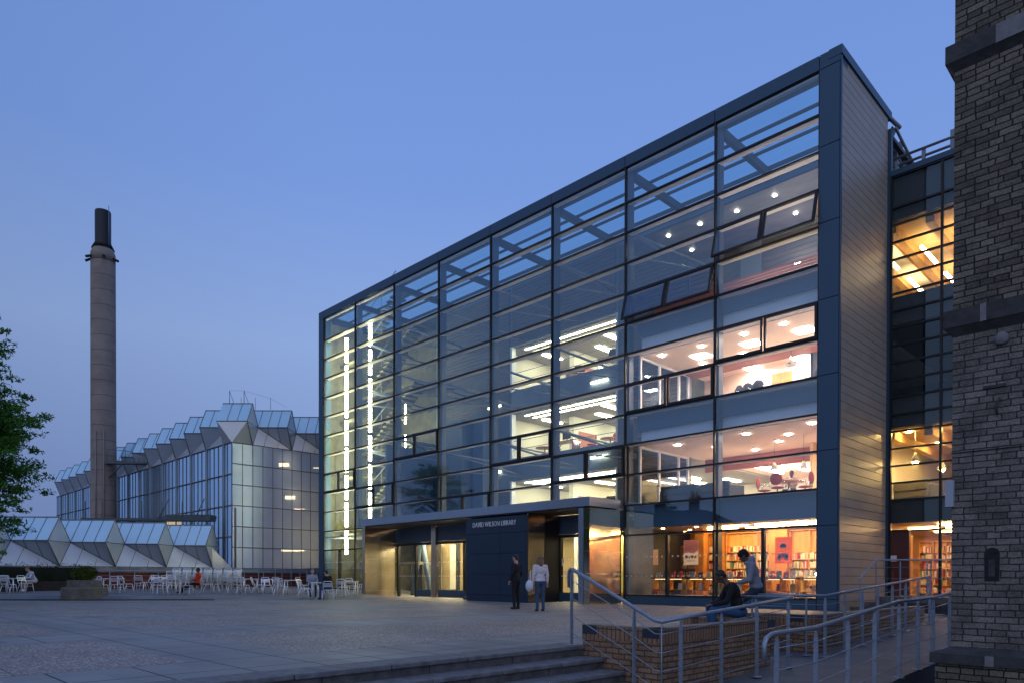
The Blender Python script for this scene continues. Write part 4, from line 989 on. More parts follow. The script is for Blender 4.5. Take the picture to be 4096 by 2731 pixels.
b = MB(); b.box(.6, 4.6, -.9, -.3, 9.9, 10.02); b.tube([(.9, -.8, 8.8), (1.9, -.8, 9.9)], .06, 6)
b.tube([(.8, -.9, 11.0), (2.2, -.9, 10.9), (4.6, -.9, 10.3)], .02, 5)
for x in (.8, 1.5, 2.2, 3.2, 4.4): b.tube([(x, -.9, 10), (x, -.9, 11.0 if x < 3 else 10.4)], .02, 5)
b.build('walkway', M('dark_walkway', (.06, .07, .08), .5), ch)

# ------------------------------------------------------------------ terrace furniture
def make_chair(name, mat, seat_mat, lab, w=.45, hb=.79, arms=False):
    t = thing(name, lab, 'chair'); hw = w/2-.03; zs = .42
    for sx in (-1, 1):
        MB().tube([(sx*(hw+.03), .27, 0), (sx*hw, .20, zs-.02)], .015, 6).build('leg', mat, t)
        MB().tube([(sx*(hw+.03), -.29, 0), (sx*hw, -.10, zs-.02)], .015, 6).build('leg', mat, t)
    b = MB().tube([(-hw, -.18, zs), (-hw, .20, zs), (-hw+.03, .23, zs), (hw-.03, .23, zs), (hw, .20, zs), (hw, -.18, zs)], .014, 6)
    b.tube([(-hw, .17, zs-.13), (hw, .17, zs-.13)], .009, 5)
    b.build('seat_frame', mat, t)
    b = MB()
    for k in range(6): b.box(-hw, hw, -.16+k*.064, -.16+k*.064+.05, zs+.005, zs+.017)
    b.build('seat', seat_mat, t)
    f = MB().tube([(-hw, -.18, zs), (-hw, -.20, zs+.05), (-hw+.01, -.30, hb-.06), (-hw+.05, -.31, hb), (hw-.05, -.31, hb), (hw-.01, -.30, hb-.06), (hw, -.20, zs+.05), (hw, -.18, zs)], .014, 6).build('back_frame', mat, t)
    b = MB()
    n = 4 if arms else 3
    for k in range(n):
        z0 = zs+.14+k*(hb-zs-.20)/n; y = -.20-.11*(z0-zs-.05)/(hb-zs-.05)
        h = (hb-zs-.2)/n*(.78 if arms else .62); b.add([(-hw, y-.012, z0), (hw, y-.012, z0), (hw, y-.02, z0+h), (-hw, y-.02, z0+h), (-hw, y, z0), (hw, y, z0), (hw, y-.008, z0+h), (-hw, y-.008, z0+h)], [(0, 1, 2, 3), (7, 6, 5, 4), (0, 4, 5, 1), (3, 2, 6, 7), (0, 3, 7, 4), (1, 5, 6, 2)])
    b.build('backrest', seat_mat, t)
    if arms:
        for sx in (-1, 1): MB().tube([(sx*hw, -.24, zs+.22), (sx*(hw+.02), .18, zs+.22), (sx*(hw+.02), .24, zs+.16), (sx*hw, .22, zs)], .016, 6).build('armrest', mat, t)
    return t
GC = 'aluminium café chairs on the terrace'
# x, y, turn (0 = seat faces away from the camera), words
CH = [
 (-22.4, 31.5, .05, 'aluminium café chair farthest from the library with its slatted back to the plaza'),
 (-22.95, 33.4, -1.9, 'aluminium café chair beside the seated man in shorts, turned sideways'),
 (-23.9, 33.2, .9, 'aluminium café chair at the table by the dark hedge'),
 (-18.75, 32.3, .0, 'aluminium café chair standing next to the round concrete planter, back to the plaza'),
 (-19.3, 32.6, 1.6, 'aluminium café chair half hidden behind the round concrete planter'),
 (-18.35, 32.9, .15, 'dull aluminium café chair second from the planter with its back turned'),
 (-18.55, 34.0, -.4, 'bluish aluminium café chair behind the second one from the planter'),
 (-18.55, 35.3, .2, 'aluminium café chair standing behind a bluish one near the rail fence'),
 (-19.05, 36.9, 2.5, 'aluminium café chair at the back table, facing the plaza and tipped inwards'),
 (-18.45, 36.8, -2.4, 'aluminium café chair angled to its neighbour at the back table'),
 (-17.75, 36.6, -1.9, 'aluminium café chair in front of the fence rail, seen from the side'),
 (-17.2, 36.0, .1, 'brownish aluminium café chair with its back turned beside the bottle table'),
 (-16.35, 32.6, .7, 'aluminium café chair tucked behind the table of the red shirted person'),
 (-15.9, 32.2, .5, 'aluminium café chair leaning close to the legs of the red shirted person'),
 (-14.85, 32.3, .05, 'aluminium café chair in front of the red shirted person with its back to the plaza'),
 (-14.9, 34.6, -.9, 'aluminium café chair just behind the white stacked chairs end'),
 (-14.35, 34.9, .9, 'aluminium café chair crossing legs with its neighbour before the white stacks'),
 (-13.3, 33.9, .1, 'aluminium café chair with a bright lower slat under the slim pole'),
 (-12.75, 33.6, -.1, 'grey aluminium café chair next to the bright slatted one'),
 (-12.2, 34.0, -1.4, 'aluminium café chair seen from the side before the red brick plinth'),
 (-11.75, 33.9, -2.6, 'aluminium café chair with a yellowish glint facing the plaza'),
 (-11.3, 34.3, -2.3, 'aluminium café chair overlapping the yellowish one'),
 (-10.6, 32.4, .0, 'aluminium café chair with a broad pale back plate, back to the plaza'),
 (-10.15, 34.4, -1.9, 'aluminium café chair standing behind the one with the pale back plate'),
 (-9.7, 34.6, -2.7, 'aluminium café chair beside the pair of talking people, farther back'),
 (-9.05, 30.9, -1.6, 'aluminium café chair pulled out sideways before the grey jumper person'),
 (-7.85, 30.3, .12, 'aluminium café chair under the person in the black top'),
 (-7.75, 32.3, .0, 'bright aluminium café chair between the black top person and the glass'),
 (-7.75, 34.2, -.2, 'aluminium café chair partly hidden behind a bright one by the glass'),
 (-7.75, 37.2, 1.5, 'lone aluminium café chair facing sideways against the library glass'),
]
chair0 = None
for x, y, rz, lab in CH:
    z = terrace_z(x, y)+.006
    if chair0 is None:
        chair0 = make_chair('cafe_chair', m_alu, m_alu, lab); chair0['group'] = GC; chair0.location = (x, y, z); chair0.rotation_euler = (0, 0, rz)
    else: dup(chair0, (x, y, z), rz, lab)
# white stacked armchairs
wch = None
for i in range(7):
    px_, py_ = -18.35+i*.40, 38.35+i*.40
    for k in range(5):
        f = k; loc_ = (px_+.03*f, py_-.055*f, terrace_z(px_, py_)+.01+.085*k)
        lab = 'white slatted armchair in the stack ' + ['at the far end behind the red shirted person', 'second along the row of white stacks', 'third along the row of white stacks', 'in the middle of the row of white stacks', 'third from the slim pole in the white row', 'next to the last in the row of white stacks', 'nearest the slim pole'][i]
        if wch is None:
            wch = make_chair('stacking_armchair', m_whitep, m_whitep, lab, .52, .80, True); wch.location = loc_; wch.rotation_euler = (0, 0, pi-.1); wch['group'] = 'white stacked armchairs'
        else: dup(wch, loc_, pi-.1, lab)
def make_table(lab):
    t = thing('cafe_table', lab, 'table', group='aluminium café tables on the terrace')
    MB().box(-.36, .36, -.36, .36, .665, .69).build('table_top', m_alu, t, bevel=.008)
    for sx in (-1, 1):
        for sy in (-1, 1):
            MB().tube([(sx*.31, sy*.31, 0), (sx*.31, sy*.31, .66)], .024, 8).tube([(sx*.31, sy*.31, .58), (sx*.20, sy*.31, .655)], .014, 5).build('leg', m_alu, t)
    return t
TB = [(-8.42, 31.1, .15, 'square aluminium table between the two talking people'), (-15.65, 33.0, .1, 'square aluminium table where the red shirted person stretches out'),
      (-13.0, 35.2, .4, 'square aluminium table under the slim pole'), (-18.9, 33.6, .1, 'square aluminium table between the chairs next to the planter'), (-18.1, 37.6, .2, 'square aluminium table by the rail fence with a bottle on it'),
      (-23.1, 32.6, .1, 'square aluminium table near the man in shorts'), (-10.4, 33.6, .1, 'square aluminium table behind the chair with the pale back plate'), (-11.9, 35.0, .3, 'square aluminium table before the red brick plinth'), (-7.6, 33.2, .05, 'square aluminium table close to the library glass')]
tb0 = None
for x, y, rz, lab in TB:
    z = terrace_z(x, y)+.006
    if tb0 is None: tb0 = make_table(lab); tb0.location = (x, y, z); tb0.rotation_euler = (0, 0, rz)
    else: dup(tb0, (x, y, z), rz, lab)
t = thing('bottle', 'small clear bottle standing on the table by the rail fence', 'bottle', (-18.0, 37.5, terrace_z(-18.1, 37.6)+.70))
MB().lathe([(.04, 0), (.04, .2), (.015, .26), (.015, .32)], (0, 0, 0), 10).build('bottle_body', M('bottle_plastic', (.3, .34, .36), .2), t); MB().lathe([(.017, .32), (.017, .345)], (0, 0, 0), 8).build('bottle_cap', m_whitep, t)

# planter with its shrub
m_ply_ = M('planter_concrete', (.17, .155, .125), .9, noise=(4, .3), bump=(40, .5))
t = thing('planter', 'two tiered round concrete planter at the kerb of the terrace', 'planter', (-18.05, 29.9, 0))
MB().lathe([(.86, -.05), (.86, .50), (.80, .53), (.64, .53)], (0, 0, 0), 10, smooth=False).build('lower_tier', m_ply_, t)
MB().lathe([(.64, .50), (.64, .82), (.52, .83), (.50, .76)], (0, 0, 0), 10, smooth=False).build('upper_tier', m_ply_, t)
def foliage(b, c, r, n, size, seed, flat=.6, m=0, surf=.55):
    rnd = random.Random(seed)
    for _ in range(n):
        while True:
            v = Vector((rnd.uniform(-1, 1), rnd.uniform(-1, 1), rnd.uniform(-1, 1)))
            if surf < v.length < 1: break
        p = Vector(c)+Vector((v.x*r[0], v.y*r[1], v.z*r[2]))
        n_ = (v.normalized()*.8+Vector((rnd.uniform(-1, 1), rnd.uniform(-1, 1), rnd.uniform(-.4, 1.3)))).normalized()
        a = n_.orthogonal().normalized(); a.rotate(Matrix.Rotation(rnd.uniform(0, 6.28), 3, n_)); c_ = n_.cross(a); s_ = size*rnd.uniform(.6, 1.3)
        b.add([p-a*s_, p-a*s_*.15+c_*s_*flat*.5, p+a*s_, p-a*s_*.15-c_*s_*flat*.5], [(0, 1, 2, 3)], m)
def leafmat(name, c, tr=.35):
    if name in MATS: return MATS[name]
    m = bpy.data.materials.new(name); m.use_nodes = True; t = m.node_tree; t.nodes.clear()
    tc = N(t, 'ShaderNodeTexCoord'); nz = N(t, 'ShaderNodeTexNoise'); nz.inputs['Scale'].default_value = 2.5; nz.inputs['Detail'].default_value = 4; t.links.new(tc.outputs['Object'], nz.inputs['Vector'])
    r = N(t, 'ShaderNodeValToRGB'); r.color_ramp.elements[0].position = .35; r.color_ramp.elements[1].position = .68
    r.color_ramp.elements[0].color = (*[v*.6 for v in c], 1); r.color_ramp.elements[1].color = (*[v*1.5 for v in c], 1); t.links.new(nz.outputs[0], r.inputs[0])
    d = N(t, 'ShaderNodeBsdfDiffuse'); tl = N(t, 'ShaderNodeBsdfTranslucent'); t.links.new(r.outputs[0], d.inputs[0]); t.links.new(r.outputs[0], tl.inputs[0])
    mx = N(t, 'ShaderNodeMixShader'); mx.inputs[0].default_value = tr; t.links.new(d.outputs[0], mx.inputs[1]); t.links.new(tl.outputs[0], mx.inputs[2])
    o = N(t, 'ShaderNodeOutputMaterial'); t.links.new(mx.outputs[0], o.inputs[0]); MATS[name] = m; return m
m_leaf = leafmat('maple_leaf', (.060, .155, .030)); m_hedge = leafmat('hedge_leaf', (.022, .036, .014), .2); m_shrub = leafmat('shrub_leaf', (.085, .115, .022), .25)
m_bark = M('bark', (.05, .04, .03), .9, noise=(6, .4), bump=(20, .6))
t = thing('shrub', 'rounded yellowish green shrub growing in the concrete planter', 'shrub', (-18.05, 29.9, .78))
b = MB(); foliage(b, (0, 0, .30), (.50, .50, .36), 1500, .055, 5, surf=.4); foliage(b, (.2, 0, .42), (.3, .3, .25), 300, .05, 6); b.build('crown', m_shrub, t, uv=False)
MB().tube([(0, 0, -.05), (.02, 0, .3)], .03, 6).tube([(0, 0, .05), (-.2, .1, .35)], .02, 5).tube([(0, 0, .05), (.22, -.1, .38)], .02, 5).build('stem', m_bark, t)
t = thing('hedge', 'dark clipped hedge below the low diamond rooflights', 'hedge', (-24.5, 35.4, .2), pi/4)
b = MB(); rnd = random.Random(9)
for k in range(26):
    foliage(b, (-7.5+k*.42, 0, .72), (.42, .55, .80+.05*rnd.random()), 260, .07, 40+k, surf=.6)
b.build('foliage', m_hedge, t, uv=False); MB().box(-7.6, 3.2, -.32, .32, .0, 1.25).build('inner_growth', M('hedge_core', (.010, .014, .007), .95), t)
t = thing('flower_bed_wall', 'low dark brick edge of the bed below the hedge', 'wall', (-23.7, 35.0, .2), pi/4)
MB().box(-6, 2.6, -.15, .15, -.3, .48).build('brick_edge', BRICK('bed_brick', (.05, .035, .03), (.075, .05, .04), (.03, .026, .024)), t); MB().box(-6.02, 2.62, -.17, .17, .48, .53).build('coping', m_stone, t)

# ------------------------------------------------------------------ trees
def tree(name, lab, loc_, h, crown_c, crown_r, n_cl, per, leaf, seed, trunk_r=.2):
    t = thing(name, lab, 'tree', loc_); rnd = random.Random(seed)
    tk = MB(); tk.tube([(0, 0, -.3), (.05, .02, h*.25), (-.05, .06, h*.5), (.02, 0, h*.93)], .1, 9, radii=[trunk_r*1.25, trunk_r, trunk_r*.7, .03])
    cr_ = MB()
    for k in range(n_cl):
        while True:
            v = Vector((rnd.uniform(-1, 1), rnd.uniform(-1, 1), rnd.uniform(-1, 1)))
            if .25 < v.length < 1: break
        zf = v.z; wid = 1.0 if zf < 0 else (1-zf*.45)
        c = Vector(crown_c)+Vector((v.x*crown_r[0]*wid, v.y*crown_r[1]*wid, v.z*crown_r[2]))
        base = Vector((0, 0, max(h*.15, c.z-rnd.uniform(.5, 1.4)))); mid = base.lerp(c, .55)+Vector((0, 0, .15))
        if rnd.random() < .55: tk.tube([base, mid, c], .03, 5, radii=[.06, .035, .012])
        out = Vector((v.x, v.y, 0)); out = out.normalized() if out.length > .01 else Vector((1, 0, 0))
        s = rnd.uniform(.38, .8)
        foliage(cr_, c, (s, s, s*.42), per, leaf, seed*1000+k, surf=0)
        for q in range(3):
            cc = c+out*rnd.uniform(.3, .8)+Vector((rnd.uniform(-.5, .5), rnd.uniform(-.5, .5), rnd.uniform(-.35, .15))); foliage(cr_, cc, (s*.6, s*.6, s*.22), per//3, leaf, seed*5000+k*7+q, surf=0)
    tk.build('trunk', m_bark, t); cr_.build('crown', m_leaf, t, uv=False); return t
tree('maple_tree', 'dense green maple tree in front of the low glass range', (-19.1, 22.8, 0), 9.8, (0, 0, 5.9), (2.75, 2.7, 4.9), 430, 130, .085, 11)
tree('maple_tree', 'distant round tree mirrored in the library glass', (-34, 38.2, 0), 11.5, (0, 0, 9.0), (2.7, 2.7, 2.7), 90, 40, .13, 12)
# the house mirrored in the glass
hs = thing('brick_house', 'hip roofed brick house with two tall chimney stacks mirrored in the library glass', 'house', (-31.5, 16.5, -.9), pi/2+.05)
MB().box(-5.5, 5.5, -3.5, 3.5, 0, 5.6).build('wall', m_redb, hs)
MB().add([(-5.9, -3.9, 5.5), (5.9, -3.9, 5.5), (5.9, 3.9, 5.5), (-5.9, 3.9, 5.5), (-2.6, 0, 7.9), (2.6, 0, 7.9)], [(0, 1, 5, 4), (1, 2, 5), (2, 3, 4, 5), (3, 0, 4), (3, 2, 1, 0)]).build('roof', M('slate_roof', (.035, .036, .04), .7, noise=(9, .3)), hs)
for x in (-1.3, 1.6):
    c = MB().box(x-.45, x+.45, -.5, .5, 6.5, 9.0).box(x-.53, x+.53, -.58, .58, 8.7, 8.9).build('chimney_stack', m_redb, hs)
    MB().lathe([(.15, 9.0), (.12, 9.55)], (x-.2, 0, 0), 10).lathe([(.15, 9.0), (.12, 9.55)], (x+.2, 0, 0), 10).build('chimney_pot', m_copper2, c)
# black weighted stand by the doors
t = thing('sign_stand', 'small black weighted stand beside the dark sign wall', 'stand', L(-15.2, -1.2, .02))
MB().lathe([(.30, 0), (.30, .08), (.10, .17), (.06, .18)], (0, 0, 0), 16).build('base_weight', m_dark, t); MB().tube([(0, 0, .15), (0, 0, .75)], .045, 8).build('stub_pole', m_dark, t)

# ------------------------------------------------------------------ bookshop
def lthing(name, lab, cat, x, y, z, rz=0, group=None): return thing(name, lab, cat, L(x, y, z), LA+rz, group)
BC = [(.60, .09, .06), (.66, .60, .46), (.10, .22, .10), (.12, .14, .22), (.70, .66, .58), (.55, .33, .10), (.72, .68, .60), (.30, .05, .05), (.62, .52, .30), (.50, .48, .44)]
bm = [M('book_cover', c, .5) if i == 0 else M('book_cover_%s' % w, c, .5) for i, (c, w) in enumerate(zip(BC, 'red cream green navy ivory ochre white maroon straw grey'.split()))]
m_page = M('book_pages', (.75, .70, .58), .8)
def book_mesh(mat):
    b = MB(); b.box(-.5, -.38, -.5, .5, 0, 1); b.box(.38, .5, -.5, .5, 0, 1); b.box(-.38, .38, -.5, -.42, 0, 1); b.box(-.38, .38, -.42, .46, .03, .96, 1)
    me = bpy.data.meshes.new('book'); me.from_pydata([tuple(p) for p in b.v], [], b.f); me.materials.append(mat); me.materials.append(m_page); me.polygons.foreach_set('material_index', b.mi); return me
BMESH = [book_mesh(m) for m in bm]
rb = random.Random(4); NB = [0]; STUFF = MB()
def shelf_books(frame, x0, x1, y, z, hmax, lab, group, stuff=False):
    x = x0
    while x < x1-.03:
        w = rb.uniform(.028, .062); h = hmax*rb.uniform(.66, .98); d = rb.uniform(.14, .19)
        if rb.random() < .05: x += rb.uniform(.03, .10); continue
        if x+w > x1: break
        if stuff or NB[0] >= 296:
            T0 = STUFF.T; STUFF.T = frame; k = rb.randrange(len(bm)); STUFF.box(x, x+w*.92, y, y+d, z, z+h, k); STUFF.T = T0
        else:
            NB[0] += 1; o = bpy.data.objects.new('book', BMESH[rb.randrange(len(BMESH))]); COL.objects.link(o)
            o.matrix_world = frame @ Matrix.Translation((x+w/2, y+d/2, z)) @ Matrix.Diagonal((w*.95, d, h, 1)); tag(o, lab, 'book', group)
        x += w
def bookcase(lab, x0, x1, y, z0, h, shelves, mat, posts=None, depth=.24, frame_m=LIBM, rz=0, books='', first=True, back=True):
    t = thing('bookcase', lab, 'bookcase', frame_m @ Vector((x0, y, z0)), LA+rz, 'bookcases'); w = x1-x0
    for xx in [0, w-.03]+[p-x0 for p in (posts or [])]: MB().box(xx, xx+.03, 0, depth, 0, h).build('side_panel', mat, t)
    if back: MB().box(.03, w-.03, depth-.015, depth, 0, h).build('back_panel', m_oak2, t)
    MB().box(.03, w-.03, 0, depth, h-.03, h).build('top_panel', mat, t)
    F = Matrix.Translation(t.location) @ Matrix.Rotation(LA+rz, 4, 'Z')
    for i, zz in enumerate(shelves):
        MB().box(.03, w-.03, .01, depth-.016, zz-.022, zz).build('shelf', mat, t)
        nx_ = shelves[i+1] if i+1 < len(shelves) else zz+.33
        edges = [0]+[p-x0 for p in (posts or [])]+[w]
        low = i < 2
        for a, c in zip(edges, edges[1:]):
            shelf_books(F, a+.04, c-.01, .015, zz, min(.25, nx_-zz-.05), '%s book standing on the %s shelf of the %s' % ('upright', ['lowest', 'second lowest', 'third', 'fourth', 'fifth', 'sixth', 'top'][min(i, 6)], books), 'books on the '+books, stuff=low or not first)
    return t
SH = [.12, .43, .74, 1.05, 1.36, 1.67, 1.98]
bookcase('wide oak bookcase full of books behind the hooded man', -5.5, -3.72, 3.4, 0, 2.72, SH, m_oak2, [-4.25], books='oak bookcase behind the hooded man')
bookcase('oak bookcase behind the orange poster, empty top and rows of pale books', -3.0, -1.55, 3.4, 0, 2.72, SH[:-1], m_oak2, [-2.3], books='oak bookcase behind the orange poster')
bookcase('narrow oak bookcase squeezed between two orange wood piers', -6.02, -5.78, 3.0, 0, 2.72, SH, m_oak, None, books='narrow bookcase between the piers')
bookcase('dim bookcase deep in the shop behind the plain pink sheet', -7.8, -6.6, 3.9, 0, 2.3, SH[:-1], m_oak, [-7.2], books='dim bookcase', first=False)
P(MB().box(-7.55, -.31, 4.2, 4.35, 0, 2.88).box(-11, -7.5, 6, 6.1, 0, 2.8), 'inner_wall', m_oak)
P(MB().box(-7.6, -.32, .36, 4.3, 2.86, 3.2), 'shop_ceiling', m_pink)
P(MB().box(-7.6, -.32, .30, .5, 2.85, 3.69), 'slab_edge', m_slab)
P(MB().box(-7.7, -.3, .2, 6.5, -.08, .0), 'shop_floor', m_oak)
P(MB().box(-6.42, -6.05, 2.7, 3.3, 0, 2.86).box(-5.75, -5.53, 2.9, 3.4, 0, 2.86).box(-3.70, -3.02, 3.25, 3.6, 0, 2.86), 'timber_pier', m_oak)
for x, y, w in ((-4.5, 1.7, .75), (-2.6, 1.6, .8), (-1.3, 1.5, .6), (-2.0, 2.5, .7), (-3.6, 2.7, .7), (-1.2, 2.7, .5), (-5.2, 2.6, .6)):
    P(MB().box(x-w, x+w, y-.07, y+.07, 2.82, 2.855), 'ceiling_light', l_shop)
for x, y in ((-6.9, 1.2), (-6.6, 2.6), (-5.6, 1.4), (-7.3, 3.4), (-8.2, 3.0)): disc(x, y, 2.855, .06, l_shop)
l_small = LAMP('cabinet_lamp', (1, .62, .28), 5)
for x0, x1 in ((-7.3, -5.9), (-5.8, -4.4), (-4.3, -2.9), (-2.8, -1.7), (-1.6, -.5)):
    lab = 'low oak display cabinet in the shop window ' + {-7.3: 'holding the red stool', -5.8: 'with face out books below the printed poster', -4.3: 'behind the hooded man', -2.8: 'with orange drawers below the orange poster', -1.6: 'beside the blue grey corner column'}[x0]
    t = lthing('display_cabinet', lab, 'cabinet', x0, 1.0, 0, 0, 'low display cabinets in the shop window'); w = x1-x0
    for nm, bb, mm in (('top_panel', (0, w, 0, .45, .94, .97), M('cabinet_dark_top', (.05, .03, .02), .35)), ('shelf', (.03, w-.03, .02, .43, .52, .545), m_oak), ('base', (0, w, .03, .45, 0, .14), m_oak), ('side_panel', (0, .05, 0, .45, .14, .94), m_oak2), ('side_panel', (w-.05, w, 0, .45, .14, .94), m_oak2), ('side_panel', (w*.5-.02, w*.5+.02, .02, .43, .545, .94), m_oak)):
        MB().box(*bb).build(nm, mm, t)
    MB().box(.06, w-.06, .2, .24, .925, .938).build('cabinet_lamp', l_small, t)
    F = Matrix.Translation(t.location) @ Matrix.Rotation(LA, 4, 'Z')
    for k in range(4):
        x = .12+k*(w-.24)/3.6; hgt = rb.uniform(.20, .26)
        for zz in ((.97, .55) if k % 2 else (.97,)):
            wh = {-7.3: 'red stool', -5.8: 'printed poster', -4.3: 'hooded man', -2.8: 'orange drawers', -1.6: 'corner column'}[x0]; o = bpy.data.objects.new('book', BMESH[rb.randrange(len(BMESH))]); COL.objects.link(o); tag(o, 'book propped face out ' + ('on top of' if zz > .9 else 'inside') + ' the window cabinet by the ' + wh, 'book', 'face out books by the ' + wh)
            o.matrix_world = F @ Matrix.Translation((x+.08, .16, zz)) @ Matrix.Rotation(-.25, 4, 'X') @ Matrix.Diagonal((.17, .03, hgt, 1))
    if x0 == -2.8:
        for k in range(2): MB().box(.10, w*.5-.04, .0, .02, .17+.18*k, .33+.18*k).build('drawer', M('orange_drawer', (.62, .13, .02), .4), t)
    T0 = STUFF.T; STUFF.T = F
    for k in range(int(w/.3)): 
        x = .1+k*.3
        for q in range(rb.randint(2, 5)): STUFF.box(x, x+.2, .1, .3, .14+q*.035, .17+q*.035, rb.randrange(len(bm)))
    STUFF.T = T0
t = lthing('stool', 'small red stool standing in the low window cabinet', 'stool', -6.95, .85, .02, 0)
MB().lathe([(.17, .42), (.17, .46)], (0, 0, 0), 16).build('seat', m_red, t)
for a in range(3): MB().tube([(.13*cos(a*2.1), .13*sin(a*2.1), .42), (.18*cos(a*2.1), .18*sin(a*2.1), 0)], .018, 6).build('leg', m_red, t)
t = lthing('kettle', 'round red kettle on the orange drawer cabinet', 'kettle', -2.45, .9, .97)
MB().lathe([(.09, 0), (.11, .06), (.08, .13), (.02, .16)], (0, 0, 0), 14).build('kettle_body', m_red, t); MB().tube([(-.08, 0, .13), (-.06, 0, .22), (.06, 0, .22), (.08, 0, .13)], .01, 6).build('handle', m_dark, t)
t = lthing('magazine_stand', 'slanted magazine stand on top of the cabinet beside the corner column', 'stand', -1.5, 1.1, .975)
MB().add([(0, 0, 0), (.85, 0, 0), (.85, .28, .22), (0, .28, .22), (0, .3, 0), (.85, .3, 0)], [(0, 1, 2, 3), (0, 3, 4), (1, 5, 2), (3, 2, 5, 4)]).build('rack', m_oak, t)
for k, c in enumerate(((.25, .3, .25), (.3, .3, .32), (.6, .06, .05), (.35, .36, .5))):
    MB().add([(.04+k*.2, .01, .022), (.21+k*.2, .01, .022), (.21+k*.2, .26, .22), (.04+k*.2, .26, .22)], [(0, 1, 2, 3)]).build('magazine', M('magazine_'+'green grey red blue'.split()[k], c, .4), t)
t = lthing('desk_spot', 'pair of small round lamps glowing above the magazine stand', 'lamp', -.95, .75, .975)
for dx in (0, .35): MB().tube([(dx, .1, 0), (dx, .05, .1)], .01, 5).build('lamp_arm', m_dark, t); MB().ell((dx, .03, .13), (.05, .05, .05)).build('lamp_bulb', l_gold, t)
# posters in the window
def poster(name, lab, x, y, z0, w, h, mat):
    t = lthing(name, lab, 'poster', x, y, z0); MB().quad((0, 0, 0), (w, 0, 0), (w, 0, h), (0, 0, h)).build('sheet', mat, t); return t
m_ppink = FROST('plain_pink_paper', (.85, .58, .46), .6, 0, 0, noise=.04, rough=.6); m_pwhite = FROST('poster_white', (.80, .75, .72), .42, 0, 0, noise=.03, rough=.6); m_por = FROST('poster_orange', (.86, .15, .008), .45, 0, 0, noise=.03, rough=.6); m_prd = FROST('poster_red_wash', (.75, .30, .27), .6, 0, 0, noise=.35, rough=.6); m_ink = M('poster_ink', (.06, .05, .05), .6)
t = poster('plain_poster', 'plain narrow pink paper sheet hanging in the shop window', -6.62, .13, 1.45, .22, .56, m_ppink)
MB().tube([(.11, .002, .56), (.11, .002, 1.1)], .004, 4).build('hanging_wire', m_steel, t)
t = poster('printed_poster', 'white and red printed poster reading discover above four small pictures', -5.36, .15, 1.44, .58, .86, m_pwhite)
MB().add([(.01, -.003, .40), (.20, -.003, .44), (.40, -.003, .38), (.57, -.003, .50), (.57, -.003, .85), (.01, -.003, .85)], [(0, 1, 2, 3, 4, 5)]).build('red_wash', m_prd, t)
for k in range(4): MB().box(.07+k*.115, .165+k*.115, -.004, -.002, .24, .33).build('small_picture', M('picture_%s' % 'dark pale brown green'.split()[k], [(.1, .1, .1), (.4, .38, .36), (.16, .08, .05), (.10, .13, .09)][k], .6), t)
text('DISCOVER', .10, (.05, -.006, .55), (pi/2, 0, 0), m_pwhite, 'lettering', t, .001)
b = MB()
for k in range(2): b.box(.13, .45, -.004, -.002, .12+k*.035, .13+k*.035)
for k in range(4): b.box(.08+k*.115, .155+k*.115, -.004, -.002, .215, .225)
b.build('fine_print', m_ink, t)
t = poster('orange_poster', 'bright orange poster with a dark car in a white sunburst', -2.02, .13, 1.44, .56, .84, m_por)
b = MB()
for k in range(28):
    a = 2*pi*k/28; b.add([(.27+.10*cos(a-.03), -.003, .55+.09*sin(a-.03)), (.27+.10*cos(a+.03), -.003, .55+.09*sin(a+.03)), (.27+.165*cos(a), -.003, .55+.155*sin(a))], [(0, 1, 2)])
b.add([(.27+.115*cos(k*pi/12), -.0035, .55+.10*sin(k*pi/12)) for k in range(24)], [tuple(range(24))]); b.build('sunburst', m_pwhite, t)
MB().add([(.17, -.005, .52), (.37, -.005, .52), (.38, -.005, .57), (.35, -.005, .585), (.32, -.005, .62), (.21, -.005, .62), (.185, -.005, .585), (.16, -.005, .57)], [tuple(range(8))]).build('car_picture', m_ink, t)
for ang, body, r, up_ in ((0, 'Win a Mini Cooper', .215, 1), (0, 'with LADYBIRD books', .205, -1)):
    n = len(body)
    for k, ch_ in enumerate(body):
        if ch_ == ' ': continue
        a = pi/2-(k-(n-1)/2)*.118 if up_ > 0 else -pi/2+(k-(n-1)/2)*.118
        rot = a-pi/2 if up_ > 0 else a+pi/2
        text(ch_, .046, (.27+r*cos(a), -.006, .545+r*sin(a)*.95-(.03 if up_ < 0 else 0)), (pi/2, -rot, 0), m_pwhite, 'lettering', t, .0008, align='CENTER')
for x, a in ((.10, .12), (.33, -.12)):
    o = MB().box(-.06, .06, -.004, -.002, -.09, .09).build('leaflet', m_pwhite, t); o.location = (x+.05, -.002, .20); o.rotation_euler = (0, a, 0)
    o2 = MB().box(-.045, .045, -.006, -.004, -.02, .07).build('leaflet_print', m_ink, o)
MB().box(.205, .335, -.004, -.002, .17, .32).build('book_picture', m_prd, t)
text('Only £1.99 each', .045, (.10, -.006, .05), (pi/2, 0, 0), m_pwhite, 'lettering', t, .0008)
t = lthing('no_smoking_notice', 'small white no smoking notice on the porch glass', 'notice', -11.02+.12, -.03, 1.45)
MB().box(0, .13, 0, .004, 0, .26).build('sheet', m_pwhite, t); MB().add([(.065+r*cos(k*pi/8), -.003, .17+r*sin(k*pi/8)) for r in (.05, .035) for k in range(16)], [(k, (k+1) % 16, 16+(k+1) % 16, 16+k) for k in range(16)]).build('ring_mark', m_ink, t)
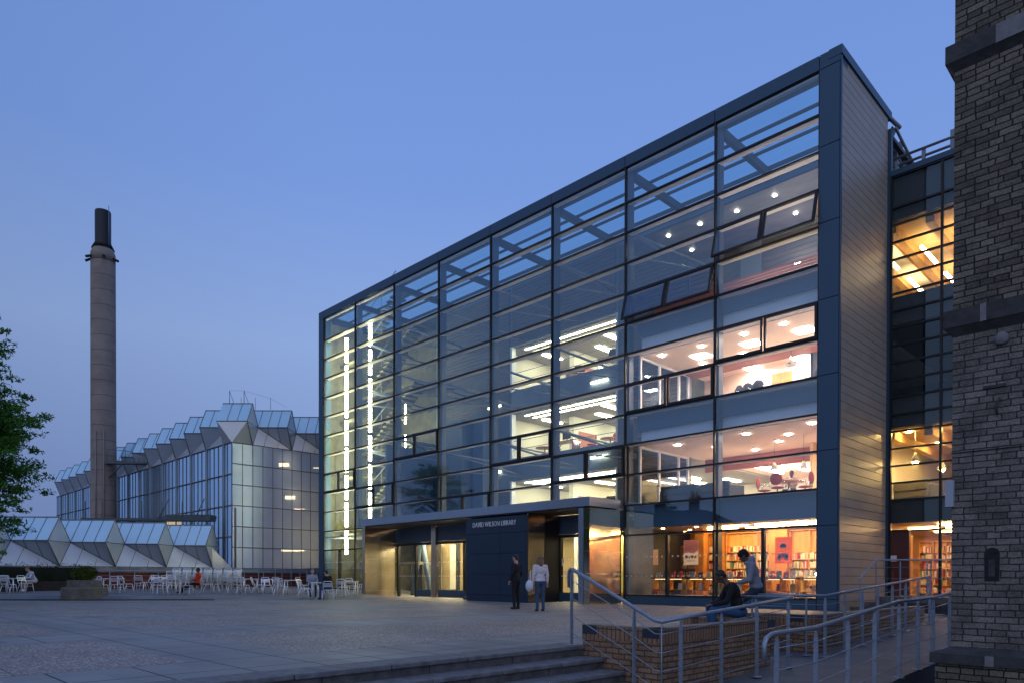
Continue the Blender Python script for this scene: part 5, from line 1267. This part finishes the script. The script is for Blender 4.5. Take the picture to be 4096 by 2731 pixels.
# wing bookcases
bookcase('golden bookcase inside the wing beside the oxblood screen', -.55, .35, 5.6, 0, 2.5, SH, m_oak2, [-.1], books='wing bookcase', first=False)
bookcase('pale bookcase farther inside the wing behind the golden one', -.2, 1.2, 8.6, 0, 2.4, SH, m_oak2, [.25, .7], books='far wing bookcase', first=False)
o = STUFF.build('books', bm, label='rows of smaller books on the lower and farther shelves of the bookshop', cat='books', kind='stuff', uv=False)

# ------------------------------------------------------------------ furniture upstairs
m_seat = M('charcoal_fabric', (.05, .055, .07), .9); m_rseat = M('red_fabric', (.40, .05, .05), .85); m_chrome = M('chrome', (.7, .7, .72), .15, 1)
def office_chair(lab, mat):
    t = thing('office_chair', lab, 'chair', group='office chairs upstairs')
    MB().ell((0, 0, .44), (.23, .23, .045)).build('seat', mat, t); b = MB().ell((0, -.22, .72), (.21, .04, .22)); b.build('backrest', mat, t)
    MB().tube([(0, 0, .42), (0, 0, .08)], .025, 8).tube([(0, -.1, .42), (0, -.22, .5), (0, -.235, .7)], .018, 6).build('stem', m_chrome, t)
    b = MB()
    for k in range(5): b.tube([(0, 0, .09), (.26*cos(k*1.2566), .26*sin(k*1.2566), .04)], .018, 6)
    b.build('base', m_chrome, t)
    for s in (-1, 1): MB().tube([(s*.21, -.16, .45), (s*.25, -.12, .62), (s*.25, .12, .62)], .014, 6).build('armrest', m_chrome, t)
    return t
def place(o, x, y, z, rz): o.location = L(x, y, z); o.rotation_euler = (0, 0, LA+rz)
oc = office_chair('charcoal office chair by the meeting room glass, first from the partition side', m_seat); place(oc, -4.55, 2.2, 7.09, 2.8)
for x, y, rz, lab in ((-4.1, 2.1, 3.1, 'charcoal office chair by the meeting room glass, second from the partition side'), (-3.6, 2.0, 3.3, 'charcoal office chair by the meeting room glass nearest the projector'), (-1.5, 1.9, 2.9, 'charcoal office chair by the meeting room glass at the corner column'), (-5.6, 3.2, 1.6, 'charcoal office chair at the far end of the meeting table')):
    c = dup(oc, (0, 0, 0), 0, lab); place(c, x, y, 7.09, rz)
rc = office_chair('red seated office chair pulled up facing the seated reader', m_rseat); place(rc, -3.62, 2.7, 3.69, -1.4)
for x, y, z, rz, lab in ((-2.1, 2.6, 3.69, 1.5, 'red seated office chair turned away beside the corner column on the first floor'), (-2.9, 2.2, 3.69, .2, 'red seated office chair with its back to the glass by the reader'), (-13.9, 5.6, 7.09, 2.2, 'red office chair on the open floor near the guard rail'), (-12.5, 5.9, 7.09, -2.2, 'red office chair deeper on the open floor below the strip lights')):
    c = dup(rc, (0, 0, 0), 0, lab); place(c, x, y, z, rz)
def round_table(lab, r=.5):
    t = thing('round_table', lab, 'table', group='round tables upstairs'); MB().lathe([(r, .70), (r, .73)], (0, 0, 0), 24).build('table_top', M('red_wood_top', (.42, .16, .10), .4), t); MB().lathe([(.035, .03), (.035, .7)], (0, 0, 0), 10).build('stem', m_chrome, t); MB().lathe([(.28, 0), (.28, .03)], (0, 0, 0), 18).build('base', m_chrome, t); return t
rt_ = round_table('round red wood table where the first floor reader sits'); place(rt_, -2.85, 3.0, 3.69, 0)
for x, y, z, lab in ((-17.2, 5.8, 7.09, 'round red wood table behind the guard rail on the open floor'), (-13.2, 6.2, 7.09, 'round table between the red office chairs on the open floor')):
    c = dup(rt_, (0, 0, 0), 0, lab); place(c, x, y, z, 0)
t = thing('meeting_table', 'long pale meeting table behind the charcoal chairs', 'table', L(-3.4, 3.2, 7.09), LA); MB().box(-1.8, 1.8, -.5, .5, .69, .72).build('table_top', m_cream, t)
for sx in (-1.6, 1.6): MB().box(sx-.03, sx+.03, -.4, .4, 0, .69).build('leg', m_chrome, t)
t = thing('projector', 'small grey projector hanging from the meeting room ceiling', 'projector', L(-3.1, 3.7, 8.72), LA); MB().box(-.16, .16, -.14, .14, 0, .11).build('projector_body', M('projector_grey', (.35, .33, .32), .4), t, bevel=.02); MB().tube([(0, 0, .11), (0, 0, .62)], .018, 6).build('ceiling_pole', m_chrome, t)
MB().lathe([(.04, 0), (.04, .03)], (.0, -.15, .05), 12).build('lens', m_dark, t)
def sofa(lab, w, mat):
    t = thing('sofa', lab, 'sofa', group='sofas by the windows'); MB().box(-w/2, w/2, -.35, .35, .12, .38).build('seat', mat, t, bevel=.04); MB().box(-w/2, w/2, .22, .40, .38, .72).build('backrest', mat, t, bevel=.04)
    for s in (-1, 1): MB().box(s*w/2-.06, s*w/2+.06, -.36, .38, .12, .56).build('armrest', mat, t, bevel=.03)
    for sx in (-1, 1):
        for sy in (-.3, .3): MB().tube([(sx*(w/2-.05), sy, 0), (sx*(w/2-.05), sy, .13)], .02, 6).build('leg', m_chrome, t)
    return t
m_sofa = M('grey_leather', (.09, .09, .09), .5); sf = sofa('dark grey sofa behind the first floor guard beside the glazed partition', 1.5, m_sofa); place(sf, -6.2, 1.5, 3.69, pi)
c = dup(sf, (0, 0, 0), 0, 'dark grey sofa by the mullion beside the small red table'); place(c, -4.75, 1.6, 3.69, pi-.3)
c = dup(sf, (0, 0, 0), 0, 'dark sofa in the golden first floor of the wing'); place(c, .2, 6.2, 3.70, pi-.2)
def lamp(lab, x, y, z):
    t = lthing('pendant_lamp', lab, 'lamp', x, y, z, 0, 'glass pendant lamps'); MB().lathe([(.03, .26), (.06, .2), (.14, .0), (.135, -.01)], (0, 0, 0), 14).build('lamp_shade', m_cream, t); MB().ell((0, 0, -.04), (.06, .06, .04), 12, 8).build('lamp_bulb', l_down, t); MB().tube([(0, 0, .25), (0, 0, 5.97-z)], .006, 5).build('cord', m_dark, t)
lamp('pendant lamp hanging beside the head of the first floor reader', -3.25, 2.7, 4.85); lamp('pendant lamp hanging over the reader table nearest the corner column', -2.2, 2.7, 4.78)
t = lthing('desk_lamp', 'small desk lamp by the glazed partition above the dark sofa', 'lamp', -7.1, 1.2, 4.45); MB().lathe([(.02, .14), (.09, 0)], (0, 0, 0), 12).build('lamp_shade', m_cream, t); MB().tube([(0, 0, .14), (.02, 0, .3), (.15, 0, .32), (.15, 0, -.7)], .008, 5).build('lamp_arm', m_chrome, t)

# ------------------------------------------------------------------ people
m_skin = M('skin_light', (.46, .27, .20), .55); m_skin2 = M('skin_dark', (.10, .055, .035), .5); m_hair = M('hair_black', (.008, .007, .007), .6); m_hairb = M('hair_brown', (.14, .075, .045), .6)
def F(name, c): return M('cloth_'+name, c, .92, noise=(14, .12), bump=(60, .25))
def cap(b, p, q, r0, r1):
    p, q = Vector(p), Vector(q); b.tube([p, p.lerp(q, .5), q], r0, 10, radii=[r0, (r0+r1)/2, r1]); b.ell(p, (r0,)*3, 10, 7); b.ell(q, (r1,)*3, 10, 7)
def person(lab, loc_, rz, J, top, legs, skin, hair, shoe, s=.9, vox=.018, shorts=False, hood=False, longhair=False, beanie=None, hold=None):
    t = thing('person', lab, 'person', loc_, rz); t.scale = (s, s, s)
    V = {k: Vector(v) for k, v in J.items()}
    for k in ('sh', 'el', 'wr', 'hip', 'kn', 'an'):
        if k in V: V[k+'R'] = V[k]; V[k+'L'] = Vector((-V[k].x, V[k].y, V[k].z))
    def fin(b, name, mat, v, it=3):
        o = b.build(name, mat, t, uv=False); r = o.modifiers.new('remesh', 'REMESH'); r.mode = 'VOXEL'; r.voxel_size = v; r.use_smooth_shade = True
        sm = o.modifiers.new('smooth', 'SMOOTH'); sm.factor = .5; sm.iterations = it; return o
    hd, nk, ch_, pv = V['head'], V['neck'], V['chest'], V['pelvis']; look = V.get('look', Vector((0, 1, 0))).normalized()
    upv = (hd-nk).normalized(); side = look.cross(upv).normalized(); fwd = upv.cross(side).normalized(); R = Matrix((side, fwd, upv)).transposed()
    hp = lambda x, y, z: hd + R @ Vector((x, y, z))
    b = MB()
    b.ell(hp(0, -.008, .035), (.075, .094, .085), 14, 10, R=R); b.ell(hp(0, .022, -.035), (.058, .066, .075), 12, 8, R=R); b.ell(hp(0, .055, -.075), (.028, .025, .022), 8, 6, R=R)
    b.ell(hp(0, .098, -.008), (.014, .022, .022), 8, 6, R=R); b.ell(hp(0, .088, -.05), (.024, .012, .009), 8, 6, R=R)
    for q in (-1, 1): b.ell(hp(q*.078, -.005, -.005), (.012, .022, .032), 8, 6, R=R); b.ell(hp(q*.03, .082, .028), (.022, .012, .008), 8, 6, R=R)
    cap(b, ch_.lerp(nk, .7), hd+R @ Vector((0, -.015, -.05)), .056, .050); cap(b, ch_, nk, .10, .06)
    for q in 'LR':
        sh, el, wr = V['sh'+q], V['el'+q], V['wr'+q]; cap(b, sh, el, .042, .036); cap(b, el, wr, .036, .025); cap(b, ch_, sh, .05, .042)
        d = (wr-el).normalized(); sd = d.cross(Vector((0, 0, 1))); sd = sd.normalized() if sd.length > .05 else Vector((1, 0, 0)); nn = d.cross(sd)
        pm = wr+d*.05; b.ell(pm, (.036, .044, .018), 10, 8, R=Matrix((sd, d, nn)).transposed()); cap(b, wr, pm, .024, .024)
        for k in range(4):
            f0 = pm+d*.035+sd*(-.027+.018*k); ln = (.036, .044, .041, .032)[k]
            f1 = f0+d*ln*.9+nn*.012; f2 = f1+(d*.4+nn*.9).normalized()*ln*.7; b.tube([f0-d*.02, f0, f1, f2], .008, 6, radii=[.010, .0095, .009, .007])
        sg_ = 1 if (q == 'L') else -1
        th0 = wr+d*.018+sd*.026*sg_; b.tube([th0-sd*.01*sg_, th0+d*.012+sd*.02*sg_, th0+d*.048+sd*.03*sg_+nn*.015], .009, 6, radii=[.012, .0105, .008])
        if shorts: cap(b, V['kn'+q].lerp(V['hip'+q], .3), V['kn'+q], .058, .052); cap(b, V['kn'+q], V['an'+q], .050, .034)
    if shorts: cap(b, ch_, pv, .08, .08); [cap(b, pv, V['hip'+q], .06, .06) for q in 'LR']; [cap(b, V['hip'+q], V['kn'+q], .055, .05) for q in 'LR']
    fin(b, 'body', skin, min(vox, .012), 2)
    b = MB()                                                       # upper garment
    wst = ch_.lerp(pv, .6); ax = (ch_-pv).normalized(); sx = Vector((1, 0, 0)); fy = ax.cross(sx).normalized(); RT = Matrix((sx, -fy if fy.y < 0 else fy, ax)).transposed()
    b.ell(ch_+ax*.0, (.175, .125, .19), 16, 12, R=RT); b.ell(wst, (.155, .118, .17), 16, 12, R=RT); b.ell(pv+ax*.05, (.172, .132, .12), 16, 12, R=RT); b.ell(ch_.lerp(nk, .55), (.12, .085, .08), 12, 8, R=RT)
    for q in 'LR':
        sh, el, wr = V['sh'+q], V['el'+q], V['wr'+q]; cap(b, ch_.lerp(sh, .5)+ax*.04, sh, .085, .068); cap(b, sh, el, .066, .055); cap(b, el, el.lerp(wr, .92), .055, .040)
    if hood: b.ell(nk+fwd*-.085+Vector((0, 0, -.015)), (.12, .075, .10), 12, 9); b.ell(nk+fwd*-.02+Vector((0, 0, -.03)), (.105, .10, .05), 12, 8)
    fin(b, 'top_garment', top, vox)
    b = MB(); b.ell(pv, (.165, .13, .12), 16, 12)
    for q in 'LR':
        h_, k_, a_ = V['hip'+q], V['kn'+q], V['an'+q]; cap(b, pv.lerp(h_, .6), h_, .10, .095)
        if shorts: cap(b, h_, h_.lerp(k_, .82), .095, .082)
        else: cap(b, h_, k_, .092, .066); cap(b, k_, a_+Vector((0, 0, .02)), .064, .050)
    fin(b, 'shorts' if shorts else 'trousers', legs, vox)
    for q in 'LR':
        a_ = V['an'+q]; fd = V.get('toe', Vector((0, 1, 0))).normalized(); b = MB(); RS = Matrix((fd.cross(Vector((0, 0, 1))), fd, Vector((0, 0, 1)))).transposed()
        b.ell(a_+fd*.05+Vector((0, 0, -.035)), (.045, .125, .045), 12, 8, R=RS); cap(b, a_, a_+Vector((0, 0, .03)), .042, .042); fin(b, 'shoe', shoe, .014)
    b = MB()
    if beanie: b.ell(hp(0, -.018, .055), (.092, .108, .085), 16, 10, R=R); b.ell(hp(0, -.06, .0), (.075, .055, .07), 12, 8, R=R)
    else: b.ell(hp(0, -.03, .055), (.084, .092, .082), 14, 10, R=R); b.ell(hp(0, -.065, -.005), (.072, .045, .075), 12, 8, R=R)
    if longhair:
        b.ell(hp(0, -.07, -.10), (.085, .045, .13), 12, 8, R=R)
        for q in (-1, 1): b.ell(hp(q*.075, -.02, -.06), (.024, .05, .11), 10, 8, R=R)
    fin(b, 'knitted_hat' if beanie else 'hair', beanie or hair, .014)
    return t
STAND = dict(pelvis=(0, 0, .92), chest=(0, .01, 1.28), neck=(0, .0, 1.47), head=(0, .03, 1.60), sh=(.185, 0, 1.40), el=(.23, -.03, 1.13), wr=(.22, .08, .90), hip=(.09, 0, .90), kn=(.10, .02, .49), an=(.10, -.01, .07))
SIT = dict(pelvis=(0, 0, .56), chest=(0, .03, .90), neck=(0, .05, 1.09), head=(0, .08, 1.22), sh=(.185, .03, 1.03), el=(.23, .08, .76), wr=(.12, .30, .70), hip=(.09, .04, .54), kn=(.12, .44, .52), an=(.12, .46, .08))
def J(base, **k): d = dict(base); d.update(k); return d
person('person in black jacket and blue jeans sitting hunched on the low brick wall', (3.86, 12.0, 0), pi/2-.05, J(SIT, pelvis=(0, 0, .44), chest=(0, .12, .80), neck=(0, .24, .97), head=(0, .34, 1.06), look=(.15, 1, -.75), sh=(.19, .16, .90), el=(.23, .30, .62), wr=(.10, .50, .56), hip=(.09, .05, .42), kn=(.13, .52, .47), an=(.12, .50, .07)), F('black_jacket', (.008, .008, .010)), F('blue_jeans', (.020, .075, .19)), m_skin2, m_hair, m_dark, .93, .014)
person('person in grey hooded top and dark knitted hat perched on the railing looking down', (4.60, 13.30, .0), pi/2-.30, J(STAND, pelvis=(0, 0, .80), chest=(0, .09, 1.15), neck=(0, .17, 1.33), head=(.0, .25, 1.445), look=(.05, 1, -.55), shR=(.19, .09, 1.27), elR=(.25, .14, .98), wrR=(.10, .36, .93), shL=(-.19, .09, 1.27), elL=(-.25, .12, .98), wrL=(-.08, .36, .90), sh=(.19, .09, 1.27), el=(.25, .14, .98), wr=(.09, .36, .92), hip=(.09, .04, .77), kn=(.12, .40, .50), an=(.12, .50, .07)), F('grey_hoodie', (.21, .23, .27)), F('dark_jeans', (.020, .034, .055)), m_skin2, m_hair, m_dark, .96, .014, hood=True, beanie=F('black_knit', (.010, .010, .012)))
p_ = bpy.data.objects['person.001']
t = thing('phone', 'small dark phone held in front of the hooded man', 'phone', p_.location+Vector((-.40, .12, .90)), 1.2); MB().box(-.035, .035, -.004, .004, -.06, .06).build('phone_body', m_dark, t, bevel=.004); MB().box(-.031, .031, -.006, -.0041, -.05, .05).build('phone_screen', M('phone_screen', (.02, .025, .03), .1), t)
person('person in white top and jeans walking towards the doors with a pale bag', (.82, 20.6, 0), .35, J(STAND, anR=(.09, .24, .09), anL=(-.09, -.26, .10), wr=(.25, .02, .88)) | dict(), F('white_top', (.62, .56, .56)), F('denim', (.035, .075, .14)), m_skin, m_hairb, m_dark, .93, .02, longhair=True)
t = thing('shoulder_bag', 'pale cloth bag hanging beside the walker in the white top', 'bag', (.50, 20.45, .62), .35); MB().ell((0, 0, .12), (.10, .17, .17), 14, 10).build('bag_body', F('pale_bag', (.60, .62, .68)), t); MB().tube([(0, -.1, .22), (.04, 0, .55), (0, .1, .22)], .012, 6).build('strap', F('pale_bag', (.60, .62, .68)), t)
person('person in dark clothes walking past the navy sign wall', (.13, 22.0, 0), .9, J(STAND), F('dark_suit', (.010, .011, .016)), F('black_trousers', (.008, .008, .011)), m_skin, m_hair, m_dark, .98, .02)
Z = terrace_z
person('person in pale hooded top and shorts sitting forward on the bed edge by the hedge', (-23.35, 34.65, Z(-23.35, 34.5)), pi-.6, J(SIT, pelvis=(0, 0, .58), chest=(0, .16, .90), neck=(0, .26, 1.06), head=(0, .34, 1.17), look=(0, 1, -.3), sh=(.19, .18, 1.0), el=(.24, .34, .72), wr=(.05, .56, .72), kn=(.15, .46, .54), an=(.14, .50, .08)), F('pale_hoodie', (.50, .53, .62)), F('beige_shorts', (.50, .44, .40)), m_skin, m_hairb, m_whitep, .92, .02, shorts=True)
person('person in bright red top stretching black trousered legs under a table', (-14.75, 33.2, Z(-14.75, 33.2)), pi/2, J(SIT, chest=(0, -.06, .90), neck=(0, -.07, 1.09), head=(0, -.03, 1.22), sh=(.185, -.06, 1.03), el=(.22, .0, .76), wr=(.12, .2, .70), kn=(.14, .42, .48), an=(.12, .85, .12)), F('red_top', (.62, .05, .02)), F('black_trousers', (.008, .008, .011)), m_skin2, m_hair, m_dark, .92, .02)
person('person in grey jumper sitting at a table across from the black top', (-8.95, 31.75, Z(-8.95, 31.75)), pi+.35, J(SIT, chest=(0, .05, .90)), F('grey_jumper', (.27, .30, .36)), F('denim', (.035, .075, .14)), m_skin, m_hairb, m_dark, .92, .02)
person('person in black top and jeans leaning on a table in talk', (-7.86, 30.4, Z(-7.86, 30.4)), .95, J(SIT, chest=(0, .1, .90), neck=(0, .15, 1.08), head=(0, .2, 1.21), sh=(.185, .1, 1.02), wr=(.1, .38, .74)), F('black_jacket', (.008, .008, .010)), F('blue_jeans', (.020, .075, .19)), m_skin, m_hair, m_dark, .95, .02)
person('person in pale shirt reading at the round table on the lit first floor', L(-3.05, 3.75, 3.69), LA+pi-.1, J(SIT), F('pale_shirt', (.45, .40, .36)), F('dark_jeans', (.020, .034, .055)), m_skin2, m_hair, m_dark, .9, .02)

# desks on the open library floors
def desk(lab):
    t = thing('desk', lab, 'desk', group='study desks on the open floors'); MB().box(-.7, .7, -.35, .35, .67, .70).build('desk_top', m_oak2, t)
    for sx in (-.64, .64): MB().box(sx-.03, sx+.03, -.3, .3, 0, .67).build('leg', m_chrome, t)
    MB().box(-.26, .26, .02, .05, .84, 1.16).build('monitor', m_dark, t); MB().tube([(0, .06, .7), (0, .06, .95)], .025, 6).build('monitor_stand', m_dark, t)
    return t
dk0 = None
for x, y, z, rz, lab in ((-12.6, 7.6, 7.09, .3, 'study desk with a dark monitor deep on the middle lit floor'), (-15.2, 5.2, 7.09, .0, 'study desk with a dark monitor against the middle floor guard rail'), (-12.2, 5.1, 10.57, .2, 'study desk with a dark monitor near the top floor guard rail'), (-15.0, 6.0, 10.57, .6, 'study desk with a dark monitor deeper on the top lit floor'), (-12.4, 5.2, 3.69, .1, 'study desk with a dark monitor just above the entrance canopy'), (-16.6, 5.0, 3.69, .0, 'study desk with a dark monitor by the farther end of the lowest lit floor')):
    if dk0 is None: dk0 = desk(lab); place(dk0, x, y, z, rz)
    else:
        c = dup(dk0, (0, 0, 0), 0, lab); place(c, x, y, z, rz)
# doors and boards on the lit inner walls
for z0, z1 in FL:
    for x in (-17.2, -14.2, -12.6):
        P(MB().box(x, x+.85, 13.56, 13.6, z0, z0+2.0), 'inner_door', m_oak2)
    P(MB().box(-16.21, -16.2, 7.2, 8.6, z0+.7, z0+1.7).box(-15.9, -15.88, 7.0, 8.4, z0+.8, z0+1.6), 'notice_board', m_slat)
P(MB().box(-4.6, -3.8, 5.36, 5.4, 7.09, 9.05), 'inner_door', m_oak2); P(MB().box(-3.2, -1.6, 5.37, 5.4, 7.9, 8.8), 'whiteboard', m_dot)
P(MB().box(-6.4, -5.6, 13.36, 13.4, 3.69, 5.7).box(-4.5, -4.44, 13.3, 13.4, 3.69, 5.9).box(-3.0, -2.94, 13.3, 13.4, 3.69, 5.9), 'inner_door', m_slab)
